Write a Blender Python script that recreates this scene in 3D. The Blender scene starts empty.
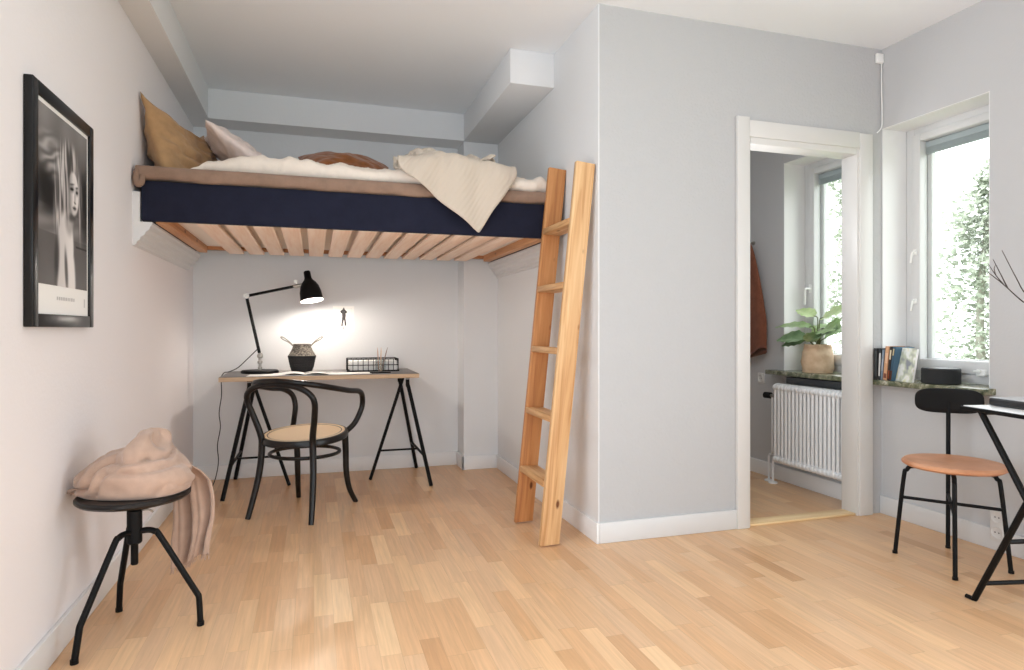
import bpy, bmesh, math, random
from mathutils import Vector, Matrix, noise
PI = math.pi
R = math.radians
C = bpy.context.scene.collection
random.seed(7)

# ------------------------------------------------------------------ helpers
def lin(r, g, b):
    def f(c):
        c /= 255.0
        return c / 12.92 if c <= 0.04045 else ((c + 0.055) / 1.055) ** 2.4
    return (f(r), f(g), f(b), 1.0)

class MB:
    """collects vertices and faces of one mesh"""
    def __init__(self):
        self.v = []; self.f = []
    def add(self, verts, faces, M=None):
        b = len(self.v)
        self.v += [(M @ Vector(p)) if M else Vector(p) for p in verts]
        self.f += [tuple(b + i for i in q) for q in faces]
        return self
    def box(self, x0, x1, y0, y1, z0, z1, bev=0.0, seg=2, M=None):
        bm = bmesh.new()
        bmesh.ops.create_cube(bm, size=1.0)
        for v in bm.verts:
            v.co = Vector((x0 + (v.co.x + .5) * (x1 - x0), y0 + (v.co.y + .5) * (y1 - y0), z0 + (v.co.z + .5) * (z1 - z0)))
        if bev > 0:
            bmesh.ops.bevel(bm, geom=bm.edges[:], offset=bev, segments=seg, profile=.5, affect='EDGES')
        bmesh.ops.recalc_face_normals(bm, faces=bm.faces[:])
        self.frombm(bm, M); bm.free(); return self
    def frombm(self, bm, M=None):
        bm.verts.index_update()
        self.add([v.co.copy() for v in bm.verts], [[v.index for v in f.verts] for f in bm.faces], M)
    def prism(self, pts, h, M=None, bev=0.0, seg=2):
        """polygon pts in xy, extruded 0..h in z"""
        bm = bmesh.new()
        vs = [bm.verts.new((p[0], p[1], 0)) for p in pts]
        f = bm.faces.new(vs)
        r = bmesh.ops.extrude_face_region(bm, geom=[f])
        for e in r['geom']:
            if isinstance(e, bmesh.types.BMVert): e.co.z = h
        bmesh.ops.recalc_face_normals(bm, faces=bm.faces[:])
        if bev > 0:
            ed = [e for e in bm.edges if abs(e.verts[0].co.z - e.verts[1].co.z) < 1e-6]
            bmesh.ops.bevel(bm, geom=ed, offset=bev, segments=seg, profile=.5, affect='EDGES')
        self.frombm(bm, M); bm.free(); return self
    def tube(self, pts, r, seg=10, smooth=6, closed=False, flat=1.0):
        P = [Vector(p) for p in pts]
        rad = list(r) if hasattr(r, '__len__') else [r] * len(P)
        if smooth > 1 and len(P) > 2:
            Q = []; RR = []; n = len(P)
            rng = n if closed else n - 1
            for i in range(rng):
                if closed:
                    a, b, c, d = P[(i-1) % n], P[i], P[(i+1) % n], P[(i+2) % n]
                else:
                    a, b, c, d = P[max(i-1, 0)], P[i], P[i+1], P[min(i+2, n-1)]
                for k in range(smooth):
                    t = k / smooth; t2 = t*t; t3 = t2*t
                    Q.append(.5 * ((2*b) + (c-a)*t + (2*a-5*b+4*c-d)*t2 + (3*b-a-3*c+d)*t3))
                    RR.append(rad[i] + (rad[(i+1) % n] - rad[i]) * t)
            if not closed: Q.append(P[-1]); RR.append(rad[-1])
            P, rad = Q, RR
        n = len(P)
        T = []
        for i in range(n):
            if closed: t = P[(i+1) % n] - P[i-1]
            else: t = P[min(i+1, n-1)] - P[max(i-1, 0)]
            T.append(t.normalized() if t.length > 1e-9 else Vector((0, 0, 1)))
        up = Vector((0, 0, 1)) if abs(T[0].z) < .9 else Vector((1, 0, 0))
        N = (up - T[0] * up.dot(T[0])).normalized()
        verts = []
        for i in range(n):
            N = (N - T[i] * N.dot(T[i])).normalized()
            B = T[i].cross(N)
            for k in range(seg):
                a = 2 * PI * k / seg
                verts.append(P[i] + (N * math.cos(a) * flat + B * math.sin(a)) * rad[i])
        faces = []
        for i in range(n if closed else n - 1):
            j = (i + 1) % n
            for k in range(seg):
                l = (k + 1) % seg
                faces.append((i*seg+k, i*seg+l, j*seg+l, j*seg+k))
        if not closed:
            faces.append(tuple(range(seg))[::-1]); faces.append(tuple((n-1)*seg + k for k in range(seg)))
        return self.add(verts, faces)
    def lathe(self, prof, seg=32, M=None, cap=True):
        verts = []; faces = []
        for r, z in prof:
            for k in range(seg):
                a = 2*PI*k/seg
                verts.append((r*math.cos(a), r*math.sin(a), z))
        n = len(prof)
        for i in range(n-1):
            for k in range(seg):
                l = (k+1) % seg
                faces.append((i*seg+k, i*seg+l, (i+1)*seg+l, (i+1)*seg+k))
        if cap:
            if prof[0][0] > 1e-5: faces.append(tuple(range(seg))[::-1])
            if prof[-1][0] > 1e-5: faces.append(tuple((n-1)*seg+k for k in range(seg)))
        return self.add(verts, faces, M)
    def grid(self, fn, nu, nv, M=None, closed_u=False):
        verts = [fn(i/(nu if closed_u else nu-1), j/(nv-1)) for j in range(nv) for i in range(nu)]
        faces = []
        for j in range(nv-1):
            for i in range(nu if closed_u else nu-1):
                k = (i+1) % nu
                faces.append((j*nu+i, j*nu+k, (j+1)*nu+k, (j+1)*nu+i))
        return self.add(verts, faces, M)
    def build(self, name, mat, parent=None, sharp=35, world=True, smooth=True):
        """vertices are in room coordinates (world=True) or already local to the thing"""
        off = Vector((0, 0, 0))
        if world and parent is not None:
            p = parent
            while p.parent: p = p.parent
            off = p.location
        me = bpy.data.meshes.new(name)
        me.from_pydata([v - off for v in self.v], [], self.f)
        me.update()
        if smooth:
            me.shade_smooth()
            if sharp: me.set_sharp_from_angle(angle=R(sharp))
        if mat: me.materials.append(mat)
        o = bpy.data.objects.new(name, me); C.objects.link(o)
        if parent is not None: o.parent = parent
        return o

def setp(o, label=None, cat=None, group=None, kind=None):
    if label: o['label'] = label
    if cat: o['category'] = cat
    if group: o['group'] = group
    if kind: o['kind'] = kind
    return o
def thing(name, label, cat, loc, rz=0, group=None):
    o = bpy.data.objects.new(name, None); C.objects.link(o)
    o.empty_display_size = .1
    o.location = loc; o.rotation_euler = (0, 0, rz)
    return setp(o, label, cat, group)
def struct(name, label, mb, mat, parent=None, **k):
    o = mb.build(name, mat, parent, **k)
    if parent is None: setp(o, label, None, None, 'structure')
    return o
def copy_tree(o, parent=None):
    c = o.copy(); C.objects.link(c)
    if parent: c.parent = parent
    for ch in list(o.children): copy_tree(ch, c)
    return c
def TR(x, y, z): return Matrix.Translation((x, y, z))
def frame(origin, ex, ey):
    ex = Vector(ex).normalized(); ey = Vector(ey); ey = (ey - ex*ey.dot(ex)).normalized(); ez = ex.cross(ey)
    M = Matrix.Identity(4)
    for i, e in enumerate((ex, ey, ez)):
        for k in range(3): M[k][i] = e[k]
    return Matrix.Translation(origin) @ M

# ------------------------------------------------------------------ materials
def mat(name, col, rough=.6, metal=0.0, spec=.5, sheen=0.0, emit=None):
    m = bpy.data.materials.new(name); m.use_nodes = True
    b = m.node_tree.nodes['Principled BSDF']
    b.inputs['Base Color'].default_value = col
    b.inputs['Roughness'].default_value = rough
    b.inputs['Metallic'].default_value = metal
    b.inputs['Specular IOR Level'].default_value = spec
    if sheen: b.inputs['Sheen Weight'].default_value = sheen
    if emit:
        b.inputs['Emission Color'].default_value = emit[0]; b.inputs['Emission Strength'].default_value = emit[1]
    return m
def N(m, t): return m.node_tree.nodes.new(t)
def LK(m, a, b): m.node_tree.links.new(a, b)
def bsdf(m): return m.node_tree.nodes['Principled BSDF']
def add_bump(m, scale, strength, dist=.01, detail=4, src='Object', scale3=None, rough=.5):
    tc = N(m, 'ShaderNodeTexCoord'); nz = N(m, 'ShaderNodeTexNoise'); bp = N(m, 'ShaderNodeBump')
    nz.inputs['Scale'].default_value = scale; nz.inputs['Detail'].default_value = detail; nz.inputs['Roughness'].default_value = rough
    out = tc.outputs[src]
    if scale3:
        mp = N(m, 'ShaderNodeMapping'); mp.inputs['Scale'].default_value = scale3
        LK(m, out, mp.inputs['Vector']); out = mp.outputs['Vector']
    LK(m, out, nz.inputs['Vector'])
    bp.inputs['Strength'].default_value = strength; bp.inputs['Distance'].default_value = dist
    LK(m, nz.outputs['Fac'], bp.inputs['Height']); LK(m, bp.outputs['Normal'], bsdf(m).inputs['Normal'])
    return nz
def noise_colour(m, cols, scale, detail=4, scale3=None, src='Object', rough=.55, dist=0.0):
    tc = N(m, 'ShaderNodeTexCoord'); nz = N(m, 'ShaderNodeTexNoise'); cr = N(m, 'ShaderNodeValToRGB')
    nz.inputs['Scale'].default_value = scale; nz.inputs['Detail'].default_value = detail
    nz.inputs['Roughness'].default_value = rough; nz.inputs['Distortion'].default_value = dist
    out = tc.outputs[src]
    if scale3:
        mp = N(m, 'ShaderNodeMapping'); mp.inputs['Scale'].default_value = scale3
        LK(m, out, mp.inputs['Vector']); out = mp.outputs['Vector']
    LK(m, out, nz.inputs['Vector']); LK(m, nz.outputs['Fac'], cr.inputs['Fac'])
    e = cr.color_ramp.elements
    e[0].position, e[0].color = cols[0]; e[1].position, e[1].color = cols[-1]
    for p, c in cols[1:-1]:
        q = e.new(p); q.color = c
    LK(m, cr.outputs['Color'], bsdf(m).inputs['Base Color'])
    return cr
def plaster(name, col, scale=70, strength=.12):
    m = mat(name, col, .9, spec=.25)
    add_bump(m, scale, strength, .006, 5)
    return m
def wood(name, light, mid, dark, axis, scale=1.0, rough=.5, knots=True):
    """grain running along one object axis, with a few dark knots"""
    m = mat(name, mid, rough, spec=.35)
    tc = N(m, 'ShaderNodeTexCoord'); mp = N(m, 'ShaderNodeMapping'); nz = N(m, 'ShaderNodeTexNoise'); cr = N(m, 'ShaderNodeValToRGB')
    s = [34*scale]*3; s[axis] = 1.6*scale
    mp.inputs['Scale'].default_value = s
    LK(m, tc.outputs['Object'], mp.inputs['Vector']); LK(m, mp.outputs['Vector'], nz.inputs['Vector'])
    nz.inputs['Scale'].default_value = 1.0; nz.inputs['Detail'].default_value = 4; nz.inputs['Distortion'].default_value = .8
    LK(m, nz.outputs['Fac'], cr.inputs['Fac'])
    e = cr.color_ramp.elements
    e[0].position, e[0].color = .28, dark; e[1].position, e[1].color = .68, light
    q = e.new(.48); q.color = mid
    out = cr.outputs['Color']
    if knots:
        mp2 = N(m, 'ShaderNodeMapping'); s2 = [13]*3; s2[axis] = 5.5
        mp2.inputs['Scale'].default_value = s2
        vo = N(m, 'ShaderNodeTexVoronoi'); vo.inputs['Scale'].default_value = 1.0
        LK(m, tc.outputs['Object'], mp2.inputs['Vector']); LK(m, mp2.outputs['Vector'], vo.inputs['Vector'])
        r2 = N(m, 'ShaderNodeValToRGB'); r2.color_ramp.elements[0].position = .07; r2.color_ramp.elements[1].position = .15
        r2.color_ramp.elements[0].color = (1, 1, 1, 1); r2.color_ramp.elements[1].color = (0, 0, 0, 1)
        LK(m, vo.outputs['Distance'], r2.inputs['Fac'])
        mx = N(m, 'ShaderNodeMix'); mx.data_type = 'RGBA'
        mx.inputs[7].default_value = (dark[0]*.35, dark[1]*.25, dark[2]*.22, 1)
        LK(m, r2.outputs['Color'], mx.inputs[0]); LK(m, out, mx.inputs[6]); out = mx.outputs[2]
    LK(m, out, bsdf(m).inputs['Base Color'])
    return m

M_wall_left = plaster('plaster_left', lin(238, 234, 235))
M_wall = plaster('plaster_white', lin(228, 229, 230))
M_wall_rough_greyed = plaster('plaster_rough_greyed', lin(188, 188, 189), 62, .5)  # white plaster greyed in colour to offset the strong light on the door wall
M_wall_r_greyed = plaster('plaster_outer_wall_greyed', lin(194, 194, 195))  # greyed too, holding down the light that falls on the window wall
M_ceiling = plaster('plaster_ceiling', lin(240, 243, 246), 40, .08)
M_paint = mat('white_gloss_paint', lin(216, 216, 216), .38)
M_paint2 = mat('bright_white_paint', lin(234, 234, 234), .4)
M_casing = mat('warm_white_paint', lin(215, 213, 210), .35)
M_black = mat('black_powder_coat', lin(12, 12, 13), .5, spec=.18)
M_blackwood = mat('black_lacquered_wood', lin(14, 11, 11), .32, spec=.4)
M_chrome = mat('brushed_steel', lin(178, 174, 168), .38, 1.0)
M_white_plastic = mat('white_plastic', lin(240, 240, 238), .35)

# parquet: three-strip oak, staves along Y
def parquet():
    m = mat('oak_parquet', lin(205, 160, 112), .3, spec=.42)
    tc = N(m, 'ShaderNodeTexCoord'); sp = N(m, 'ShaderNodeSeparateXYZ')
    LK(m, tc.outputs['Object'], sp.inputs['Vector'])
    def math_(op, a, b=None):
        n = N(m, 'ShaderNodeMath'); n.operation = op
        for i, x in enumerate((a, b)):
            if x is None: continue
            if isinstance(x, (int, float)): n.inputs[i].default_value = x
            else: LK(m, x, n.inputs[i])
        return n.outputs[0]
    RH = .0685
    row = math_('FLOOR', math_('DIVIDE', sp.outputs['X'], RH))
    wn = N(m, 'ShaderNodeTexWhiteNoise'); wn.noise_dimensions = '1D'; LK(m, row, wn.inputs['W'])
    BL = .42
    u = math_('DIVIDE', math_('ADD', sp.outputs['Y'], math_('MULTIPLY', wn.outputs['Value'], 3.7)), BL)
    cell = math_('FLOOR', u)
    cx = N(m, 'ShaderNodeCombineXYZ'); LK(m, row, cx.inputs['X']); LK(m, cell, cx.inputs['Y'])
    wn2 = N(m, 'ShaderNodeTexWhiteNoise'); wn2.noise_dimensions = '3D'; LK(m, cx.outputs[0], wn2.inputs['Vector'])
    cr = N(m, 'ShaderNodeValToRGB'); LK(m, wn2.outputs['Value'], cr.inputs['Fac'])
    e = cr.color_ramp.elements
    e[0].position, e[0].color = 0.0, lin(202, 156, 114)
    e[1].position, e[1].color = 1.0, lin(236, 199, 156)
    for p, c in ((.06, lin(213, 168, 125)), (.3, lin(219, 175, 132)), (.6, lin(218, 179, 141)), (.93, lin(226, 185, 142))):
        q = e.new(p); q.color = c
    # grain
    mp = N(m, 'ShaderNodeMapping'); mp.inputs['Scale'].default_value = (90, 4, 1)
    LK(m, tc.outputs['Object'], mp.inputs['Vector'])
    add = N(m, 'ShaderNodeVectorMath'); add.operation = 'ADD'
    LK(m, mp.outputs[0], add.inputs[0])
    sc = N(m, 'ShaderNodeVectorMath'); sc.operation = 'SCALE'; sc.inputs['Scale'].default_value = 9
    LK(m, wn2.outputs['Color'], sc.inputs[0]); LK(m, sc.outputs[0], add.inputs[1])
    nz = N(m, 'ShaderNodeTexNoise'); nz.inputs['Scale'].default_value = 1; nz.inputs['Detail'].default_value = 5; nz.inputs['Distortion'].default_value = .6
    LK(m, add.outputs[0], nz.inputs['Vector'])
    g = N(m, 'ShaderNodeMapRange'); g.inputs['From Min'].default_value = .25; g.inputs['From Max'].default_value = .75
    g.inputs['To Min'].default_value = .86; g.inputs['To Max'].default_value = 1.1
    LK(m, nz.outputs['Fac'], g.inputs['Value'])
    # joints
    fr = math_('FRACT', math_('DIVIDE', sp.outputs['X'], RH)); fu = math_('FRACT', u)
    j1 = math_('LESS_THAN', fr, .012); j2 = math_('LESS_THAN', fu, .0032)
    j = math_('MULTIPLY', math_('MAXIMUM', j1, j2), .30)
    k = math_('MULTIPLY', g.outputs[0], math_('SUBTRACT', 1.0, j))
    mx = N(m, 'ShaderNodeVectorMath'); mx.operation = 'SCALE'
    LK(m, cr.outputs['Color'], mx.inputs[0]); LK(m, k, mx.inputs['Scale'])
    LK(m, mx.outputs[0], bsdf(m).inputs['Base Color'])
    rr = N(m, 'ShaderNodeMapRange'); rr.inputs['To Min'].default_value = .26; rr.inputs['To Max'].default_value = .40
    LK(m, nz.outputs['Fac'], rr.inputs['Value']); LK(m, rr.outputs[0], bsdf(m).inputs['Roughness'])
    return m
M_floor = parquet()

pine_l, pine_m, pine_d = lin(226, 188, 142), lin(210, 166, 118), lin(176, 124, 78)
M_pine = wood('pine_upright', pine_l, pine_m, pine_d, 2)
M_pine_shaded = wood('pine_upright_shaded', lin(206, 148, 96), lin(190, 130, 80), lin(160, 100, 58), 2)  # darker copy of the pine: shade on the far rail put into the colour
M_pine_y = wood('pine_tread', pine_l, pine_m, pine_d, 1)
M_slat = wood('bed_slat_wood', lin(252, 230, 212), lin(247, 220, 198), lin(236, 200, 172), 1, .8, .5, False)
M_rail_x = wood('bed_rail_wood_long', lin(205, 150, 106), lin(190, 133, 90), lin(160, 104, 66), 0, .8)
M_rail_y = wood('bed_rail_wood_cross', lin(214, 164, 122), lin(202, 148, 104), lin(172, 118, 78), 1, .8)
M_deskedge = wood('plywood_edge', lin(214, 188, 160), lin(204, 176, 146), lin(186, 156, 126), 0, 1, .5, False)
M_threshold = wood('pale_threshold_wood', lin(240, 214, 170), lin(232, 200, 152), lin(216, 180, 130), 0, 1, .4, False)

def fabric(name, col, var=.12, scale=300, bump=.25, rough=.95, sheen=.15):
    m = mat(name, col, rough, spec=.15, sheen=sheen)
    d = tuple(c*(1-var) for c in col[:3]) + (1,); l = tuple(min(1, c*(1+var)) for c in col[:3]) + (1,)
    noise_colour(m, [(.3, d), (.7, l)], 22, 3)
    add_bump(m, scale, bump, .002, 3)
    return m
M_navy = fabric('navy_upholstery', lin(32, 34, 50), .12, 400, .3, .9, .05)
M_topper = fabric('taupe_bedspread', lin(142, 117, 101), .1, 250, .5)
M_duvet = fabric('cream_linen', lin(232, 220, 207), .04, 260, .4)
M_tan = fabric('tan_linen', lin(174, 139, 101), .1, 260, .5)
M_pink = fabric('pale_pink_linen', lin(226, 210, 203), .07, 260, .4)
M_rust = fabric('rust_velvet', lin(142, 86, 44), .2, 200, .3, .85, .3)
M_scarf = fabric('beige_wool', lin(184, 155, 137), .07, 420, .6, .98, .35)

def knit():
    m = mat('cream_knit', lin(200, 187, 172), .95, spec=.12, sheen=.2)
    tc = N(m, 'ShaderNodeTexCoord'); mp = N(m, 'ShaderNodeMapping'); LK(m, tc.outputs['UV'], mp.inputs['Vector'])
    w = N(m, 'ShaderNodeTexWave'); w.inputs['Scale'].default_value = 14; w.inputs['Distortion'].default_value = .6; w.inputs['Detail'].default_value = 1
    LK(m, mp.outputs[0], w.inputs['Vector'])
    bp = N(m, 'ShaderNodeBump'); bp.inputs['Strength'].default_value = .35; bp.inputs['Distance'].default_value = .004
    LK(m, w.outputs['Fac'], bp.inputs['Height']); LK(m, bp.outputs[0], bsdf(m).inputs['Normal'])
    return m
M_knit = knit()

def glass_mat():
    m = bpy.data.materials.new('window_glass'); m.use_nodes = True
    nt = m.node_tree; nt.nodes.clear()
    o = nt.nodes.new('ShaderNodeOutputMaterial'); t = nt.nodes.new('ShaderNodeBsdfTransparent'); g = nt.nodes.new('ShaderNodeBsdfGlossy')
    mx = nt.nodes.new('ShaderNodeMixShader'); fr = nt.nodes.new('ShaderNodeFresnel')
    t.inputs['Color'].default_value = (.97, .98, .975, 1); g.inputs['Roughness'].default_value = .02; fr.inputs['IOR'].default_value = 1.16
    ge = nt.nodes.new('ShaderNodeNewGeometry'); iv = nt.nodes.new('ShaderNodeMath'); iv.operation = 'SUBTRACT'; iv.inputs[0].default_value = 1
    ml = nt.nodes.new('ShaderNodeMath'); ml.operation = 'MULTIPLY'
    nt.links.new(ge.outputs['Backfacing'], iv.inputs[1]); nt.links.new(fr.outputs[0], ml.inputs[0]); nt.links.new(iv.outputs[0], ml.inputs[1])
    nt.links.new(ml.outputs[0], mx.inputs[0]); nt.links.new(t.outputs[0], mx.inputs[1]); nt.links.new(g.outputs[0], mx.inputs[2])
    nt.links.new(mx.outputs[0], o.inputs[0]); return m
M_glass = glass_mat()

def marble(name):
    m = mat(name, lin(110, 112, 92), .25)
    noise_colour(m, [(.3, lin(58, 66, 50)), (.45, lin(104, 108, 84)), (.56, lin(140, 138, 116)), (.7, lin(196, 192, 176))], 16, 8, None, 'Object', .65, 1.6)
    return m
M_marble = marble('green_marble')

# ------------------------------------------------------------------ the room (camera stands at x=0, y=0; the bed niche runs towards +y)
H = 2.671
XL, XA, XR, YB, YF = -.805, 1.345, 3.13, 4.92, 2.90
YN = -4.2
struct('floor', 'oak parquet floor of warm honey staves', MB().box(-1.0, 3.5, YN, 5.1, -.12, 0), M_floor)
struct('ceiling', 'smooth white ceiling', MB().box(-1.0, 3.5, YN, 5.1, H, H+.15), M_ceiling)
struct('wall_left', 'pinkish white wall carrying the framed portrait', MB().box(-1.0, XL, YN, 5.1, 0, H), M_wall_left)
struct('wall_rear', 'white wall behind the photographer', MB().box(-1.0, 3.5, YN-.15, YN, 0, H), M_wall)
struct('wall_back', 'white wall at the back of the sleeping niche', MB().box(XL, 3.5, YB, 5.1, 0, H), M_wall)
D0, D1, DH = 2.205, 2.968, 2.10
WT = .092
w = MB()
w.box(XA+.005, XA+.12, YF, YB, 0, H)
w.box(XA+.12, D0, YF, YF+WT, 0, H); w.box(D1, XR, YF, YF+WT, 0, H); w.box(D0, D1, YF, YF+WT, DH, H)
struct('wall_front', 'rough plastered white wall with the doorway', w, M_wall_rough_greyed)
struct('wall_niche', 'smooth white niche wall behind the ladder', MB().box(XA, XA+.005, YF, YB, 0, H), M_wall)  # lighter skin on the same wall, lifting its dimly lit niche side
# outer wall with two window recesses
ZS, ZT = .745, 2.215
w = MB()
W1a, W1b, W2a, W2b = 2.28, 2.891, 3.06, 3.70
X2 = 3.5
YR = YN
WOa, WOb = -1.3, .95          # wide unseen opening added to let daylight in beside the photographer
w.box(XR, X2, WOb, W1a, 0, H); w.box(XR, X2, YN, WOa, 0, H); w.box(XR, X2, WOa, WOb, 2.3, H); w.box(XR, X2, WOa, WOb, 0, .25)
w.box(XR, X2, W1a, W2b, 0, ZS); w.box(XR, X2, W1a, W2b, ZT, H)
w.box(XR, X2, W1b+.004, W2a, ZS, ZT); w.box(XR, X2, W2b+.004, YB, 0, H)
struct('wall_right', 'white outer wall with deep window recesses', w, M_wall_r_greyed)
# beams under the ceiling and the chimney pier in the niche corner
ZB = 2.472
struct('trim_1', 'white boxed beam along the wall with the portrait', MB().box(XL, -.676, YN, YB, ZB, H), M_wall)
struct('trim_2', 'white boxed beam across the back of the niche', MB().box(-.676, 1.075, 4.695, YB, ZB, H), M_wall)
struct('trim_3', 'short white boxed beam above the ladder', MB().box(1.075, XA, 3.51, YB, ZB, H, .004), M_wall)
struct('trim_4', 'slim white pier in the corner behind the desk', MB().box(1.078, XA, 4.715, YB, 0, ZB), M_wall)
# baseboards
def base(name, label, *boxes):
    b = MB()
    for bx in boxes: b.box(*bx, 0, .102, .004)
    struct(name, label, b, M_paint if name in ('baseboard_front', 'baseboard_right') else M_paint2)  # front and right boards greyed like their walls, offsetting stronger light
base('baseboard_left', 'white baseboard below the portrait', (XL, XL+.016, YN, YB))
base('baseboard_back', 'white baseboard behind the desk', (XL+.016, 1.078, YB-.016, YB))
base('baseboard_niche', 'white baseboard beside the ladder foot', (1.062, 1.078, 4.715-.016, YB-.016), (1.062, XA, 4.699, 4.715), (XA-.016, XA, YF-.016, 4.699))
base('baseboard_front', 'white baseboard between ladder and doorway', (XA, 2.139, YF-.016, YF))
base('baseboard_right', 'white baseboard under the window beside the chair', (XR-.016, XR, YR, YF-.002))
base('baseboard_far', 'white baseboard in the room beyond the doorway', (XR-.016, XR, YF+.13, YB))

# ledges that carry the bed: moulded shelf profile extruded along Y
def ledge(name, label, x0, sx, ya=3.358):
    prof = [(0, 1.70), (.03, 1.70), (.03, 1.56), (.082, 1.56), (.082, 1.548), (.074, 1.542), (.070, 1.525), (.055, 1.515), (.050, 1.500), (.034, 1.490), (.030, 1.475), (.018, 1.468), (.016, 1.455), (0, 1.448)]
    b = MB()
    ys = (ya, 4.70)
    n = len(prof)
    vs = [(x0 + sx*p[0], y, p[1]) for y in ys for p in prof]
    fs = [(i, (i+1) % n, n+(i+1) % n, n+i) for i in range(n)] + [tuple(range(n))[::-1], tuple(range(n, 2*n))]
    if sx < 0: fs = [f[::-1] for f in fs]
    b.add(vs, fs)
    struct(name, label, b, M_paint, sharp=25)
ledge('trim_5', 'white moulded ledge carrying the bed beside the portrait wall', XL, 1)
ledge('trim_6', 'white moulded ledge carrying the bed behind the ladder', XA, -1, 3.47)

# doorway
d = thing('door_1', 'white cased doorway to the next room', None, (2.6, YF, 0)); d['kind'] = 'structure'
b = MB().box(2.139, 2.216, YF-.022, YF, 0, 2.19, .004)
b.build('casing', M_casing, d)
MB().box(2.955, 3.046, YF-.022, YF, 0, 2.17, .004).build('casing', M_casing, d)
MB().box(2.216, 2.955, YF-.02, YF, 2.085, 2.175, .004).build('casing', M_casing, d)
MB().box(D0, 2.226, YF-.012, YF+WT+.01, 0, DH, .003).build('jamb', M_casing, d)
MB().box(2.942, D1, YF-.012, YF+WT+.01, 0, DH, .003).build('jamb', M_casing, d)
MB().box(2.226, 2.942, YF-.012, YF+WT+.01, 2.05, DH, .003).build('head_jamb', M_casing, d)
MB().box(2.226, 2.942, YF-.004, YF+WT, 0, .014, .005).build('threshold', M_threshold, d)

# windows
def window(name, label, ya, yb, sill_ya, sill_yb, handle):
    g = thing(name, label, None, (3.31, (ya+yb)/2, .772)); g['kind'] = 'structure'
    f = MB(); zt, zb = ZT, .772
    x0, x1 = 3.305, 3.40; t = .048
    f.box(x0, x1, yb-t, yb, zb, zt, .004); f.box(x0, x1, ya, ya+t, zb, zt, .004)
    f.box(x0, x1, ya+t, yb-t, zt-t, zt, .004); f.box(x0, x1, ya+t, yb-t, zb, zb+.055, .004)
    f.build('window_frame', M_paint, g)
    s = MB(); x0 -= .012; a, c, e, h = ya+t-.006, yb-t+.006, zb+.05, zt-t+.006; q = .055
    s.box(x0, x0+.06, c-q, c, e, h, .006); s.box(x0, x0+.06, a, a+q, e, h, .006)
    s.box(x0, x0+.06, a+q, c-q, h-q+.012, h, .006); s.box(x0, x0+.06, a+q, c-q, e, e+.07, .006)
    sa = s.build('sash', M_paint, g)
    s2 = MB(); q2 = .075      # outer leaf of the double sash
    s2.box(x0+.066, x0+.10, c-q2, c-.012, e+.02, h-.02, .004); s2.box(x0+.066, x0+.10, a+.012, a+q2, e+.02, h-.02, .004)
    s2.box(x0+.066, x0+.10, a+q2, c-q2, h-.06, h-.02, .004); s2.box(x0+.066, x0+.10, a+q2, c-q2, e+.02, e+.075, .004)
    s2.build('outer_sash', M_paint, g)
    MB().box(x0+.036, x0+.040, a+q-.004, c-q+.004, e+.06, h-q+.02).build('pane', M_glass, sa)
    bl = MB()
    for k in range(6): bl.box(x0+.046, x0+.062, a+q, c-q, h-q-.030-.0062*k, h-q-.0262-.0062*k)
    bl.box(x0+.046, x0+.064, a+q, c-q, h-q-.024, h-q+.01)
    bl.build('raised_blind', M_blind, g)
    hd = MB()
    hy = c - .028
    for z, up in handle:
        hd.box(x0-.008, x0, hy-.012, hy+.012, z-.03*up, z+.03*up, .004)
        hd.tube([(x0-.006, hy, z), (x0-.04*up, hy, z), (x0-.045*up, hy+.004, z-.02), (x0-.04*up, hy+.012, z-.11*up)], .0075*up**.5, 10, 4)
        hb = hd.build('window_handle', M_white_plastic, g); hd = MB()
    rv = MB(); rv.box(XR+.001, 3.306, yb, yb+.004, .772, ZT); rv.box(XR+.001, 3.304, ya+.0005, ya+.004, .773, ZT-.005); rv.box(XR+.001, 3.304, ya+.0005, yb, ZT-.0045, ZT-.0005)
    rv.build('brightened_reveal', M_paint2, g)  # whiter lining added, sky-lit brightness of the recess put into its colour
    MB().box(3.05, 3.305, sill_ya, sill_yb, .742, .772, .005).build('window_sill', M_marble, g)
    return g
M_blind = mat('grey_blind', lin(176, 184, 188), .5)
g1 = window('window_1', 'tall white window over the marble sill with books', W1a, W1b, 2.25, 2.897, [(1.50, .55), (1.22, .5)])
g2 = window('window_2', 'white window seen through the doorway behind the potted plant', W2a, W2b, 3.04, 3.80, [(1.34, 1.0)])
# small hinge block low on the sash of the first window
h = MB()
h.box(3.285, 3.296, 2.415, 2.465, .815, .85, .003); h.box(3.272, 3.287, 2.41, 2.44, .818, .828, .002); h.box(3.272, 3.287, 2.435, 2.47, .835, .846, .002)
h.build('hinge', M_white_plastic, g1)

# ------------------------------------------------------------------ loft bed
BX0, BX1, BY0, BY1, BZ0, BZ1 = -.772, 1.284, 3.362, 4.69, 1.566, 1.755
bed = thing('loft_bed', 'loft bed with navy sides and open wooden slats wedged between the niche walls', 'bed', (.27, 3.34, BZ0))
# navy upholstered carcass: four sides and a top, open underneath
b = MB()
b.box(BX0, BX1, BY0, BY0+.03, BZ0, BZ1, .008); b.box(BX0, BX1, BY1-.03, BY1, BZ0+.02, BZ1, .008)
b.box(BX0, BX0+.03, BY0+.03, BY1-.03, BZ0, BZ1, .004); b.box(BX1-.03, BX1, BY0+.03, BY1-.03, BZ0, BZ1, .004)
b.box(BX0+.03, BX1-.03, BY0+.03, BY1-.03, BZ0+.06, BZ1-.002)
b.build('upholstered_base', M_navy, bed)
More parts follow.
